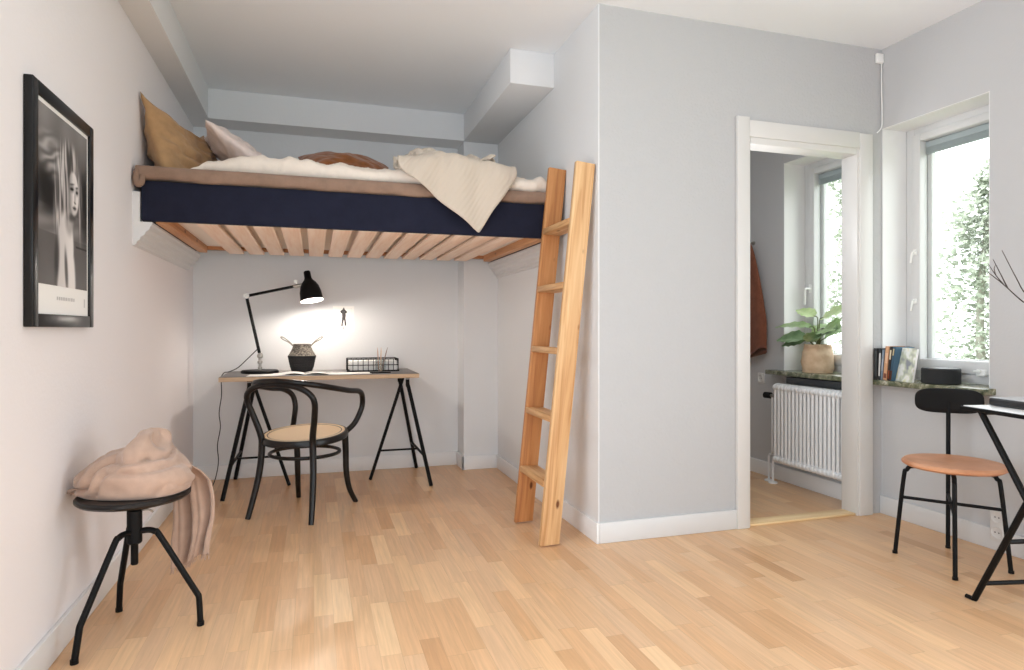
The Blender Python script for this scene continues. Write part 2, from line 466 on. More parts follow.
# timber frame seen from below
fx0, fx1 = -.72, 1.255
MB().box(fx0, fx1, BY1-.075, BY1-.035, BZ0+.018, BZ0+.062, .003).build('rail', M_rail_x, bed)
MB().box(fx0+.0, fx1, BY0+.032, BY0+.05, BZ0+.012, BZ0+.055, .003).build('rail', M_rail_x, bed)
MB().box(fx0, fx0+.05, BY0+.05, BY1-.075, BZ0-.004, BZ0+.055, .003).build('cross_rail', M_rail_y, bed)
MB().box(fx1-.05, fx1, BY0+.05, BY1-.075, BZ0-.004, BZ0+.055, .003).build('cross_rail', M_rail_y, bed)
ns = 13
px0, px1 = -.56, 1.10
sl = None
wv = (px1-px0)/ns
for k in range(ns):
    x = px0 + wv*(k+.5)
    if sl is None:
        sl = MB().box(-.047, .047, BY0+.036, BY1-.036, BZ0-.002, BZ0+.017, .003).build('slat', M_slat, bed, world=False)
        sl.data.transform(Matrix.Translation(-Vector((0, bed.location.y, bed.location.z))))
        s = sl
    else:
        s = sl.copy(); C.objects.link(s); s.parent = bed
    s.location = (x - bed.location.x, 0, 0)
# pale cover cloth stapled above the slats
MB().box(fx0+.05, fx1-.05, BY0+.05, BY1-.076, BZ0+.040, BZ0+.046).build('underside_lining', mat('pale_lining', lin(246, 236, 226), .9), bed)

# taupe topper
def topper(u, v):
    pass
tp = MB()
def soft_slab(x0, x1, y0, y1, z0, z1, wob, nx=110, ny=34, r=.016):
    """a mattress topper: rounded edges and slight waviness on its front"""
    m = MB()
    prof = []
    nseg = 6
    for k in range(nseg+1):
        a = -PI/2 + PI*k/nseg
        prof.append((-math.cos(a), math.sin(a)))
    hz = (z1-z0)/2; zc = (z0+z1)/2
    def fn(u, v):
        x = x0 + (x1-x0)*u
        n_ = noise.noise(Vector((x*5, 3.3, v*2)))*wob + noise.noise(Vector((x*17, 1.3, v*3)))*wob*.4
        if v <= .4:
            k = v/.4; a = -PI/2 + PI*k
            y = y0 + r - r*math.cos(a) + n_*.8; z = zc + hz*math.sin(a) + n_*.5*(1 if k < .5 else .7)
            if k < .5: z += (noise.noise(Vector((x*7, 8.1, 0)))*.010 + noise.noise(Vector((x*23, 4.1, 0)))*.004)*(1-k*2)
            if k <= 0: y += .3; z = z0
        else:
            q = (v-.4)/.6
            y = y0 + r + (y1-y0-r)*q; z = z1 + noise.noise(Vector((x*4, y*4, 0)))*wob*.4
        return (x, y, z)
    m.grid(fn, nx, ny)
    m.add([(x0, y0+r, z0), (x0, y1, z0), (x0, y1, z1), (x0, y0+r, z1)], [(0, 1, 2, 3)])
    m.add([(x1, y0+r, z0), (x1, y1, z0), (x1, y1, z1), (x1, y0+r, z1)], [(3, 2, 1, 0)])
    m.add([(x0, y1, z0), (x1, y1, z0), (x1, y1, z1), (x0, y1, z1)], [(0, 1, 2, 3)])
    return m
tp = soft_slab(-.79, 1.288, 3.332, 4.685, 1.7575, 1.820, .008)
# rolled end that folds down at the wall
tp.tube([(-.776, 3.345, 1.812), (-.784, 3.338, 1.79), (-.786, 3.336, 1.755), (-.775, 3.334, 1.730), (-.762, 3.338, 1.745), (-.761, 3.34, 1.775)], [.008, .012, .015, .016, .014, .01], 10, 5)
o = tp.build('bedspread', M_topper, None, sharp=0)
setp(o, 'taupe bedspread covering the top of the navy loft bed', 'bedspread')

# cream duvet
def sm_(a, b, x):
    t = max(0, min(1, (x-a)/(b-a))); return t*t*(3-2*t)
def duvet_fn(u, v):
    x = -.59 + 1.86*u
    # height of the crest along the bed and where the front edge lies
    ff = 3.375 + .06*math.sin(u*5.0+.5)*.5 + .03*noise.noise(Vector((u*9, 0, 5)))
    th = .028 + .047*sm_(.0, .16, u) + .035*noise.noise(Vector((u*3.2, 2.2, 0))) + .03*math.exp(-((u-.22)/.16)**2) - .02*math.exp(-((u-.52)/.2)**2)
    e0 = min(1, u/.06); e1 = min(1, (1-u)/.03)
    e = math.sqrt(max(0, 1-(1-e0)**2)) * math.sqrt(max(0, 1-(1-e1)**2))
    th *= e
    if v < .25:
        a = PI/2*(v/.25)*2 - PI/2
        y = ff + .05 - .05*math.cos(a); z = 1.818 + th*(.5+.5*math.sin(a))
    else:
        q = (v-.25)/.75
        y = ff + .05 + (1.20)*q
        z = 1.818 + th*(1-q*q*.4)
    w_ = .018*noise.noise(Vector((x*9, y*7, 1))) + .010*noise.noise(Vector((x*21+y*9, y*12, 4))) - .013*abs(noise.noise(Vector((x*6+y*3, y*5-x*2, 8))))*2 + .012 + .006*noise.noise(Vector((x*50+y*30, y*30, 4)))
    z += w_*min(1, v*4)*e*1.3; y += w_*.5
    return (x, y, max(z, 1.819))
o = MB().grid(duvet_fn, 190, 60).build('duvet', M_duvet, None, sharp=0)
setp(o, 'cream linen duvet spread flat along the loft bed', 'duvet')

def pillow(wd, hd, th, seed, sag=0.0, pinch=.10, wr=.012, nu=60, fold=0.0):
    """a soft pillow in its own xy plane, z is thickness; sag pulls the middle of the top edge down"""
    m = MB()
    def side(sgn):
        def fn(u, v):
            a, b = u*2-1, v*2-1
            x = a*(wd/2)*(1 - pinch*(1-b*b)*.6); y = b*(hd/2)*(1 - pinch*(1-a*a)*.6)
            prof = (max(0, 1-a*a)**.55)*(max(0, 1-b*b)**.55)
            n_ = noise.noise(Vector((a*2.2+seed, b*2.2, sgn))) * wr*2 + noise.noise(Vector((a*5+b*3+seed, b*5-a*2, sgn*2)))*wr
            if fold:
                q_ = (a*.55 + b*1.3)*7 + 2.2*noise.noise(Vector((a*1.8, b*1.8, seed)))
                n_ += -fold*(1-abs(math.sin(q_))**.6)*max(0, 1-abs(b+.35)/.9)*(1-abs(a)**3)
            dv = max(0, b+.3)/1.3
            y -= sag*hd*(1-a*a)**1.2*dv*dv
            z = sgn*(th/2)*prof + n_*prof**.5
            return (x, y, z)
        return fn
    m.grid(side(1), nu, nu); m.grid(side(-1), nu, nu)
    k = nu*nu
    m.f = m.f[:len(m.f)//2] + [f[::-1] for f in m.f[len(m.f)//2:]]
    return m
def place_pillow(name, label, p, M, material, seam=None):
    p.v = [M @ v for v in p.v]
    for v in p.v: v.z = max(v.z, 1.8225)      # the underside settles flat on the bed
    me_o = p.build(name, material, None, sharp=0)
    bm = bmesh.new(); bm.from_mesh(me_o.data); bmesh.ops.remove_doubles(bm, verts=bm.verts[:], dist=.0006); bm.to_mesh(me_o.data); bm.free()
    setp(me_o, label, 'pillow', 'pillows on the loft bed'); return me_o

# tan pillow standing against the wall, its plane facing the bed
place_pillow('pillow', 'large tan linen pillow standing against the portrait wall', pillow(.80, .50, .20, 3.1, .21, .02, .018, 70, .030),
             frame((-.648, 3.84, 1.972), (.20, .97, .035), (-.26, .05, .96)), M_tan)
place_pillow('pillow', 'pale pink pillow leaning on the tan pillow', pillow(.62, .50, .15, 9.4, .02, .08, .014, 60, .012),
             frame((-.385, 3.95, 2.022), (-.16, .97, .10), (-.80, -.05, .58)), M_pink)
place_pillow('pillow', 'rust brown velvet pillow lying on the duvet at the back', pillow(.56, .44, .21, 5.7, 0, .06, .008),
             frame((.19, 4.02, 2.012), (1, .05, -.03), (.0, .86, .5)), M_rust)

def unpack(nu, nv, cols):
    """grid points in millimetres, each column written as steps from one point to the next"""
    out = [[0, 0, 0] for _ in range(nu*nv)]
    for i in range(3):
        p = 0
        for k, step in enumerate(cols[i]):
            p += step; out[k][i] = p/1000
    return out
def cloth_obj(name, label, cat, pack, material, thick, smooth=2, uvs=1.0):
    """rumpled cloth: a grid of folded vertex positions, thickened"""
    nu, nv = pack[0], pack[1]
    vs = [Vector(p) + Vector((0, .045, 0)) for p in unpack(*pack)]
    for _ in range(smooth):
        new = [v.copy() for v in vs]
        for j in range(nv):
            for i in range(nu):
                nb = [vs[jj*nu+ii] for ii, jj in ((i-1, j), (i+1, j), (i, j-1), (i, j+1)) if 0 <= ii < nu and 0 <= jj < nv]
                if len(nb) == 4: new[j*nu+i] = vs[j*nu+i]*.6 + sum(nb, Vector())*.1
        vs = new
    fs_ = [(j*nu+i, j*nu+i+1, (j+1)*nu+i+1, (j+1)*nu+i) for j in range(nv-1) for i in range(nu-1)]
    me2 = bpy.data.meshes.new('tmp'); me2.from_pydata([v[:] for v in vs], [], fs_); me2.update()
    for k, v in enumerate(vs):
        n_ = me2.vertices[k].normal; n_ = n_ if n_.z - n_.y > 0 else -n_
        up = max(0, min(1, (v.z-1.86)/.12))
        wv = noise.noise(v*6)
        r_ = 1-abs(math.sin((v.x*11 - v.y*7 + wv*1.6)*PI*.55))**.6
        r2 = 1-abs(math.sin((v.x*6 + v.y*13 + v.z*5 + wv*1.8)*PI*.6))**.6
        vs[k] = v + n_*(.014 - .030*r_*up*(.6+.5*wv) - .026*r2*up + .010*noise.noise(v*14)*(.3+up))
    bpy.data.meshes.remove(me2)
    b = MB(); b.v = vs
    b.f = [(j*nu+i, j*nu+i+1, (j+1)*nu+i+1, (j+1)*nu+i) for j in range(nv-1) for i in range(nu-1)]
    o = b.build(name, material, None, sharp=0)
    uv = o.data.uv_layers.new(name='UVMap')
    for poly in o.data.polygons:
        for li in poly.loop_indices:
            vi = o.data.loops[li].vertex_index; uv.data[li].uv = ((vi % nu)/(nu-1)*uvs, (vi//nu)/(nv-1))
    m = o.modifiers.new('thickness', 'SOLIDIFY'); m.thickness = thick; m.offset = 0
    m2 = o.modifiers.new('soft', 'SUBSURF'); m2.levels = 1; m2.render_levels = 1
    return setp(o, label, cat)
PACK_BED = (52, 52, ([840,-17,-17,-15,-16,-16,-17,-18,-16,-16,-16,-16,-16,-17,-17,-16,-15,-16,-17,-16,-17,-16,-15,-16,-17,-17,-15,-8,6,9,7,10,12,7,9,11,11,-5,-5,-5,-10,-10,-4,-6,2,0,-1,6,-3,-11,-18,-12,443,-17,-17,-16,-16,-15,-17,-18,
-17,-16,-16,-15,-17,-16,-17,-16,-16,-16,-16,-17,-16,-16,-16,-16,-16,-14,-4,6,9,9,6,7,12,9,6,4,-9,-11,-12,-7,-3,-10,-5,-5,-4,-1,-6,2,-1,-8,-5,-12,450,-17,-18,-16,-16,-15,-17,-17,-17,-16,-16,-16,-16,-17,-16,-17,
-16,-15,-16,-17,-17,-16,-16,-15,-11,-3,2,11,11,7,7,6,8,10,-4,-15,-11,-13,-7,-10,-6,-8,-2,-3,-6,-11,-9,1,-5,-6,-2,-2,458,-17,-18,-17,-16,-15,-16,-17,-17,-17,-16,-16,-16,-16,-17,-16,-16,-16,-16,-16,-17,-16,-15,-8,
-2,1,5,7,15,7,7,6,2,-5,-13,-16,-16,-9,-10,-7,-7,-6,-5,-3,-6,-12,-11,3,-8,-8,-2,-3,474,-17,-17,-17,-17,-15,-16,-16,-17,-17,-16,-16,-16,-16,-17,-16,-17,-16,-16,-16,-16,-14,-6,-2,0,3,5,7,13,9,6,-3,
-11,-14,-16,-16,-17,-11,-10,-3,-3,-4,-5,-6,-10,-11,-9,-6,-3,1,-2,-2,478,-16,-17,-17,-17,-16,-16,-15,-17,-17,-17,-16,-16,-16,-16,-17,-16,-16,-16,-17,-11,-5,-3,-1,1,4,3,7,11,9,-8,-12,-17,-15,-16,-15,-12,-11,-7,-4,
-5,-6,-2,-12,-12,-10,-10,-7,-4,1,5,1,484,-15,-16,-17,-17,-17,-16,-15,-16,-17,-17,-16,-16,-16,-17,-16,-16,-16,-16,-9,-6,-3,-3,-1,2,2,5,6,3,-8,-15,-12,-16,-15,-15,-15,-2,-10,-6,-6,-8,-2,-14,-7,-9,-7,-7,-7,
-9,-6,0,4,499,-15,-16,-16,-18,-16,-16,-16,-16,-17,-16,-17,-16,-16,-16,-16,-17,-13,-9,-6,-6,-4,-3,1,0,2,6,-2,-9,-12,-16,-17,-17,-16,-12,-12,-11,-2,-2,-6,-6,-8,-8,-6,-8,-6,-5,-11,-7,-7,-6,-1,516,-15,-16,-16,
-17,-17,-16,-16,-16,-16,-17,-16,-16,-16,-16,-17,-12,-10,-8,-6,-5,-3,-2,-2,-1,-3,-3,-8,-7,-15,-18,-18,-16,-18,-15,-12,-9,-2,-2,0,-5,-5,-6,-6,-5,-6,-6,-10,-9,-7,-8,-2,525,-16,-16,-15,-17,-17,-17,-16,-16,-16,-16,-17,
-16,-16,-15,-12,-10,-9,-7,-5,-5,-5,-4,-3,-8,-10,-9,-6,-7,-17,-19,-18,-17,-13,-15,-13,-8,-4,0,4,-4,-1,-7,-4,-8,-6,-8,-8,-8,-8,-8,-9,537,-17,-16,-15,-16,-17,-17,-16,-16,-16,-17,-16,-16,-15,-11,-10,-9,-6,-9,-7,
-6,-7,-4,-11,-12,-11,-9,-9,-9,-17,-18,-16,-17,-13,-12,-10,-9,-1,1,2,-4,1,-5,-5,-7,-9,-8,-8,-8,-10,-11,-4,539,-16,-16,-16,-16,-17,-16,-17,-16,-16,-16,-16,-14,-12,-10,-9,-8,-10,-9,-3,-8,-11,-14,-15,-11,-8,-9,-8,
-13,-19,-16,-14,-14,-12,-12,-8,-8,-4,5,-2,-1,-5,-4,-9,-8,-1,-7,-10,-10,-11,-9,-11,552,-17,-16,-16,-16,-16,-17,-16,-16,-16,-17,-14,-11,-11,-10,-10,-9,-10,-7,-10,-13,-14,-20,-15,-8,-6,-10,-11,-12,-16,-16,-13,-11,-9,-11,-9,
-7,-5,1,2,-4,-5,-6,-9,-5,-7,-12,-11,-8,-5,-6,-11,558,-16,-17,-16,-16,-16,-16,-17,-16,-16,-14,-12,-12,-12,-12,-11,-8,-7,-8,-17,-21,-17,-16,-16,-10,-10,-10,-8,-11,-13,-12,-9,-12,-11,-10,-7,-4,-3,-3,-2,-6,-6,-8,-5,
-10,-8,-9,-4,-6,-11,-9,-8,566,-17,-16,-16,-16,-16,-17,-16,-18,-16,-11,-12,-14,-12,-12,-13,-10,-11,-12,-20,-15,-17,-18,-15,-11,-9,-8,-10,-10,-10,-12,-10,-11,-10,-8,-1,-3,-5,-5,-7,-9,-6,-9,-11,-11,-11,-6,4,-3,-10,-12,-10,
576,-17,-16,-17,-16,-16,-17,-19,-20,-15,-10,-16,-17,-13,-13,-8,-13,-12,-17,-20,-17,-15,-10,-15,-9,-8,-10,-12,-10,-11,-8,-9,-10,-8,-3,-6,-6,-7,-9,-4,-6,-11,-14,-12,-12,-7,-1,-5,-5,-3,-9,-11,586,-16,-17,-16,-17,-18,-21,-21,
-19,-13,-19,-17,-15,-11,-11,-14,-12,-13,-16,-18,-17,-16,-11,-9,-11,-11,-6,-11,-10,-13,-8,-6,-6,-5,-5,-6,-6,-9,-11,-12,-1,-13,-17,-15,-10,-1,4,-7,-12,-5,-4,-12,597,-16,-16,-18,-21,-22,-21,-22,-20,-18,-19,-16,-14,-11,-11,-15,
-16,-11,-13,-18,-16,-10,-7,-11,-13,-10,-11,-12,-10,-11,-2,-6,-8,-12,-9,-6,-1,-5,-11,-12,-9,-12,-14,-14,-10,-3,8,-8,-10,-7,-10,-2,604,-17,-20,-22,-24,-24,-24,-24,-21,-18,-16,-16,-14,-12,-12,-12,-13,-14,-13,-20,-16,-5,-3,-9,
-10,-11,-12,-13,-12,-7,-2,-8,-11,-9,-8,-8,-1,-7,-10,-12,-13,-15,-12,-11,-5,-2,4,-13,-6,-6,-10,-2,612,-23,-25,-27,-27,-27,-25,-23,-20,-18,-13,-17,-14,-13,-9,-14,-5,-19,-10,-15,-15,-10,-4,-1,-11,-12,-13,-13,-10,-8,0,-11,
-10,-10,-6,-7,-3,-10,-11,-11,-16,-13,-12,-9,-3,3,-8,-10,-4,-6,-6,0,605,-30,-31,-30,-28,-26,-24,-18,-17,-19,-15,-17,-12,-9,-13,-7,-9,-21,-14,-4,-8,-11,-6,-2,-11,-11,-14,-11,-10,-12,-1,-13,-9,-4,-7,-8,-6,-12,-11,-10,
-13,-15,-12,-5,1,-7,-11,-7,-3,-6,-2,3,584,-32,-33,-29,-26,-25,-19,-14,-20,-19,-16,-9,-12,-14,-13,-11,-5,-12,-14,-10,-8,-4,-1,-9,-11,-12,-8,-10,-11,-12,-13,-2,-8,-6,-9,-8,-11,-9,-13,-11,-11,-14,-12,-1,-5,-6,-8,-5,
-5,-8,-7,9,559,-32,-32,-24,-23,-25,-8,-20,-19,-20,-17,-7,-8,-12,-14,-14,-9,-2,-6,-8,-8,-5,-10,-9,-6,-9,-10,-10,-9,-12,-11,-10,-2,-9,-9,-11,-7,-13,-14,-15,-12,-12,-12,-9,-5,0,2,-8,-7,-5,-8,-6,551,-33,-25,-26,
-20,-19,-10,-18,-19,-18,-16,-11,-8,-11,-11,-11,-11,-5,2,-6,-9,-5,-8,-9,-8,-9,-8,-5,-11,-11,-10,-10,-5,-9,-10,-9,-12,-13,-14,-16,-13,-8,-11,-10,-6,-1,4,-12,-6,-5,-8,-10,532,-24,-25,-21,-17,-11,-17,-20,-18,-16,-16,-9,
-14,-11,-10,-9,-2,-7,0,-3,-9,-7,-8,-8,-5,-5,-7,-7,-12,-11,-11,-10,-8,-8,-9,-9,-14,-15,-14,-18,-12,-15,-9,-1,-3,-7,4,-10,-6,-6,-8,-12,515,-24,-19,-14,-15,-15,-14,-22,-19,-16,-14,-12,-14,-10,-5,-8,2,-4,-5,-6,
-3,-8,-7,-6,-5,-7,-9,-8,-9,-9,-11,-10,-10,-6,-11,-14,-12,-15,-15,-19,-17,-13,-8,6,-3,-10,-6,3,-9,-5,-10,-11,493,-19,-12,-10,-16,-12,-20,-19,-19,-14,-11,-13,-11,-9,-6,-4,-8,2,-3,-6,0,-7,-4,-3,-6,-9,-12,-13,
-13,-4,-9,-14,-9,-6,-11,-14,-12,-18,-15,-18,-15,-11,-5,-6,3,-6,-10,9,-9,-6,-10,-12,477,-10,-11,-13,-14,-16,-20,-19,-19,-15,-17,-6,-7,-7,-4,-5,-10,-1,4,-2,-3,-2,-5,-7,-7,-8,-13,-15,-17,-13,-3,-5,-11,-7,-13,-12,
-12,-18,-15,-16,-11,-11,-9,-8,1,-1,-7,8,-6,-7,-10,-11,469,-8,-12,-14,-16,-18,-19,-20,-20,-17,-13,-15,-6,-2,-6,1,-5,2,2,0,-3,-9,-5,-8,-10,-9,-11,-14,-13,-16,-9,5,-12,-10,-13,-12,-13,-15,-14,-14,-8,-10,-7,-7,
-5,-1,0,3,-2,-7,-11,-10,464,-11,-12,-15,-16,-19,-20,-20,-19,-18,-16,-14,-7,-2,0,1,1,-1,-4,-1,-1,-5,-9,-9,-10,-13,-13,-15,-9,-9,-10,-5,-4,-12,-15,-16,-10,-11,-11,-11,-6,-7,-6,-4,-3,-2,-2,2,-4,-9,-10,-7,
451,-10,-13,-15,-16,-18,-21,-20,-19,-18,-13,-12,-8,-1,3,3,-1,-4,-6,-10,-3,3,-9,-9,-12,-13,-15,-14,-12,-11,-10,-1,-13,-13,-11,-6,-10,-10,-8,-8,-5,-4,-4,-2,-2,-2,-3,-5,-4,-7,-9,-3,432,-8,-13,-14,-16,-19,-19,-20,
-17,-15,-11,-10,-6,-2,-2,5,-4,-7,-6,-11,-9,-1,-10,-10,-9,-10,-12,-12,-12,-11,-3,-13,-13,-8,-6,-11,-6,-8,-8,-5,-4,-3,-5,-2,2,-1,-5,-6,-9,-7,-6,-7,419,-6,-12,-14,-16,-17,-18,-17,-13,-12,-12,-7,-4,-2,-1,-5,
-2,-7,-9,-8,-7,-11,-10,-13,-14,-12,-4,-14,-8,-6,-4,-12,-11,-11,-8,-6,-7,-8,-8,-3,-2,-4,-3,2,4,-3,-7,-10,-9,-9,-11,-9,417,-10,-13,-12,-14,-13,-15,-14,-11,-11,-8,-5,-5,-4,-3,-6,-5,-6,-8,-8,-11,-12,-15,-13,
-13,-14,-8,-9,-12,-6,-5,-4,-10,-7,-6,-8,-6,-9,-8,-5,2,1,-4,-1,2,-1,-9,-12,-10,-10,-10,-12,402,-2,-11,-12,-12,-10,-12,-12,-8,-8,-7,-6,-6,-5,-6,-4,-6,-9,-10,-14,-15,-13,-16,-11,-4,-12,-12,-10,-10,-11,-3,-7,
3,-5,-11,-11,-9,-2,-8,-4,-1,6,-2,-4,-3,-4,-4,-13,-10,-13,-12,-11,397,-8,-5,-9,-11,-6,-12,-10,-4,-5,-7,-7,-5,-4,-8,-10,-6,-15,-15,-15,-15,-16,-14,-9,-5,-1,-15,-9,-8,-10,-11,-6,10,-7,-7,-12,-12,-1,-5,0,
-3,5,-3,-5,-6,-2,-9,-9,-10,-12,-14,-12,394,-7,-9,-5,-8,-4,-13,-7,-3,-4,-5,-9,-4,-8,-6,-12,-14,-12,-17,-17,-12,-18,-10,-5,-13,-3,-9,-11,-7,-7,-7,-10,4,-11,-6,-3,-9,-2,-11,4,-1,2,-1,-8,-5,-6,-1,-11,
-13,-14,-10,-8,389,-2,-5,-6,-8,-13,-9,-4,-3,-2,-10,-9,-9,-6,-10,-8,-15,-15,-18,-12,-14,-15,-12,-6,-9,-9,-10,-6,-9,-6,-3,-8,-5,-9,-7,3,-8,-5,-12,-3,7,-3,-6,-6,-5,0,-1,-12,-12,-11,-12,-9,395,-6,-2,-9,
-8,-9,-9,-7,-2,-7,-10,-7,-7,-9,-14,-11,-9,-18,-19,-12,-13,-15,-8,-12,-4,-3,-14,-5,-9,-5,-2,-7,-4,-10,-7,1,-6,-9,-9,-1,4,-2,-7,-4,-2,-7,-7,-8,-10,-10,-8,-7,395,-9,-7,-7,-6,-9,-8,-12,-4,-8,-11,-8,
-4,-12,-10,-14,-14,-12,-15,-15,-16,-13,-7,-8,-8,0,-10,-7,-6,-2,-4,-5,-8,-8,-5,-3,-6,-8,-8,-1,3,0,-7,-6,-5,-6,-8,-11,-9,-9,-4,-9,397,-8,-9,-6,-6,-10,-9,-13,-9,-8,-10,-9,-10,-14,-7,-9,-17,-13,-11,-13,
-15,-10,-9,-5,-9,-12,-4,0,-7,-6,-6,-3,-4,-2,-4,-5,-8,-8,-6,-6,4,0,-5,-7,-7,-6,-10,-9,-11,-7,-10,-3,391,-1,-9,-12,-10,-1,-14,-9,-14,-14,-9,-14,-7,-14,-11,-1,-14,-14,-12,-11,-13,-11,-10,-9,-6,-2,-5,-6,
-3,0,-3,-2,-5,-6,-6,-6,-7,-7,-5,-5,-7,-3,-2,-7,-2,-8,-14,-7,-8,-11,-12,-11,389,4,-6,-6,-9,-7,-14,-8,-14,-16,-11,-10,-13,-11,-12,-4,-7,-13,-10,-13,-11,-10,-8,-6,-2,-7,-6,-3,-4,0,-3,1,-2,-6,-7,-9,
-8,-8,-8,-6,-2,-4,-8,-3,-6,-11,-5,-12,-9,-8,-13,-12,391,-5,-2,-1,-8,-13,-13,-12,-11,-16,-16,-12,-9,-9,-11,-11,-5,-8,-10,-11,-10,-8,-9,-5,-2,-3,-7,-5,-2,3,-3,-6,-3,-5,-3,-9,-8,-8,-8,-11,-7,-2,-5,-7,
-9,-9,3,-12,-12,-9,-11,-8,394,-1,-8,-8,-7,-13,-16,-16,-15,-15,-16,-12,-11,-9,-2,-7,-10,-8,-11,-7,-5,-7,-8,-7,-4,-2,-4,-6,-3,4,-3,-6,-5,-3,-5,-7,-7,-9,-10,-9,-10,-10,-5,-8,-6,-6,-3,-2,-11,-11,-8,-7,
386,-8,-2,-5,-10,-13,-18,-19,-16,-16,-16,-14,-5,-6,-6,1,-14,-11,-16,0,5,-10,-9,-4,-7,0,-5,-4,-2,5,-3,-5,-8,-6,-5,-3,-11,-11,-14,-7,-5,-9,-8,-8,-7,-2,-10,5,-10,-9,-6,-7,373,-6,-7,-9,-9,-9,-21,-19,
-17,-18,-9,-10,-5,-1,-11,-1,-15,-18,-8,1,0,-4,-3,-8,-8,-4,6,-9,1,4,-1,-5,-8,-6,-6,-7,-10,-11,-15,-12,-6,1,-9,-10,-4,-6,-3,-7,-1,-8,-7,4,366,-10,-13,-17,-12,-8,-15,-22,-17,-11,-10,-6,-7,-3,-6,-12,
-11,-13,-6,2,0,-7,-7,-4,-5,0,-1,-5,3,1,-6,-4,-8,-3,-7,-6,-10,-12,-11,-11,-4,-10,-7,-9,-6,2,-5,-6,-3,-2,-5,-3,365,-15,-15,-17,-18,-12,-10,-20,-16,-8,-10,-3,-6,-8,-4,-8,-15,-9,-3,-2,0,-2,-7,-6,
-5,-2,3,-4,-2,-1,-5,-5,-6,-4,-5,-7,-10,-11,-10,-9,-8,-9,-8,-6,-3,-3,-2,-6,-4,-3,-4,0,349,-9,-16,-19,-20,-18,-9,-14,-17,-3,-6,-4,-4,-8,-8,-9,-10,-6,-3,0,-3,0,-8,-6,-2,-4,-2,-2,-1,-4,-4,-2,
-6,-5,-8,-9,-10,-7,-10,-9,-9,-11,-4,-3,-7,-4,-4,-5,-1,-4,-2,1,338,-14,-13,-18,-19,-20,-13,-8,-9,-8,1,-5,-9,-7,-7,-9,-6,0,-4,-3,-5,-5,-6,-2,0,-3,-7,-4,-1,0,-1,-4,-6,-8,-11,-11,-10,-11,-8,-13,
-11,0,0,-8,-6,-6,-2,-5,-3,1,-6,-3,329,-13,-14,-14,-15,-17,-14,-9,-2,-4,-5,-8,-7,-7,-6,-6,-5,2,-4,-5,-3,-6,-2,-1,-3,-5,-7,-3,-3,0,-3,-5,-8,-11,-9,-11,-15,-8,-16,-8,-7,0,3,-9,-9,-2,-6,-5,
0,3,-3,-8], [3284,-2,-4,-5,-5,-5,-3,-1,1,4,5,6,6,3,2,-3,-6,-7,-5,-4,-2,0,6,7,6,5,3,2,7,13,11,7,-1,11,7,7,11,13,17,21,21,13,22,12,12,15,-8,-13,-15,-3,4,12,-200,0,-3,-5,-5,-5,-4,-2,
-1,2,5,5,6,5,3,0,-4,-7,-6,-5,-4,0,3,6,7,6,9,9,12,7,8,12,0,6,11,5,9,14,15,20,22,12,17,12,11,11,-3,-14,-15,-7,12,4,-197,2,-2,-3,-5,-5,-5,-4,-2,0,4,5,6,6,4,2,
-2,-5,-7,-6,-4,-3,1,5,8,13,14,14,11,8,4,11,8,0,6,7,11,11,17,17,18,14,15,11,10,3,-3,-13,-12,-1,11,6,-204,4,1,-2,-4,-5,-6,-5,-3,-1,1,5,5,6,6,3,0,-3,-6,-6,-5,-4,-1,8,
14,18,20,13,5,11,5,10,8,1,4,8,5,14,14,12,13,15,10,11,6,0,-3,-11,-5,5,7,8,-210,5,3,1,-3,-4,-6,-5,-5,-3,0,3,5,6,6,4,3,-2,-4,-6,-7,-4,6,13,17,19,18,13,5,10,12,5,
3,2,2,5,6,13,12,11,11,13,10,3,-1,1,-6,-3,6,7,5,6,-215,6,5,2,0,-4,-5,-6,-5,-4,-3,2,4,5,7,5,4,0,-3,-5,-4,3,8,15,16,18,14,14,8,12,7,4,2,2,2,3,11,10,9,9,
10,6,11,-8,-4,0,-1,8,8,8,8,9,-227,6,5,4,2,-1,-4,-6,-6,-5,-3,-2,3,5,6,6,5,3,-1,-1,1,2,13,12,16,13,15,14,10,7,2,9,2,8,7,3,6,6,5,3,8,10,0,-4,-5,5,6,8,
8,10,8,11,-239,5,7,5,3,1,-2,-5,-6,-5,-5,-3,0,4,5,6,7,5,5,1,1,9,10,12,12,13,13,12,9,11,3,1,5,4,11,10,-5,11,9,1,3,9,-8,2,2,7,6,5,10,11,10,8,-249,5,6,6,
5,3,0,-3,-6,-6,-5,-4,-2,1,5,6,9,6,6,6,8,6,9,10,10,8,12,13,12,11,7,2,2,1,7,8,3,9,9,5,6,5,-10,-3,6,7,8,7,11,12,12,9,-262,4,5,6,6,4,2,-1,-4,-6,-6,-5,
-4,0,4,8,6,6,11,12,11,7,6,5,5,8,13,15,13,7,8,10,2,1,6,6,6,8,8,7,-2,0,-4,4,6,6,8,10,10,7,15,11,-271,1,4,6,6,6,3,1,-2,-5,-6,-6,-5,0,6,4,9,17,10,9,
10,8,4,1,2,13,14,16,12,5,4,10,8,1,3,7,9,7,4,-2,-6,2,7,8,8,4,9,11,11,5,8,15,-274,-2,3,4,6,6,5,3,0,-4,-5,-6,-3,2,5,14,15,12,9,2,4,4,12,1,3,12,14,15,
11,6,5,9,6,4,2,8,-2,1,4,-3,3,8,8,6,7,11,10,9,10,9,3,7,-270,-4,0,3,5,7,5,4,2,-1,-3,-3,-1,5,15,17,14,7,1,1,4,-4,5,7,7,13,12,12,11,7,6,7,7,3,1,0,
-1,-1,5,6,7,7,7,7,9,9,2,6,12,13,12,5,-273,-6,-2,1,4,6,6,5,4,3,-4,-1,7,16,17,14,12,-1,-2,0,-2,0,4,7,7,9,10,13,10,7,10,7,0,-5,-1,3,3,7,7,7,7,6,8,9,
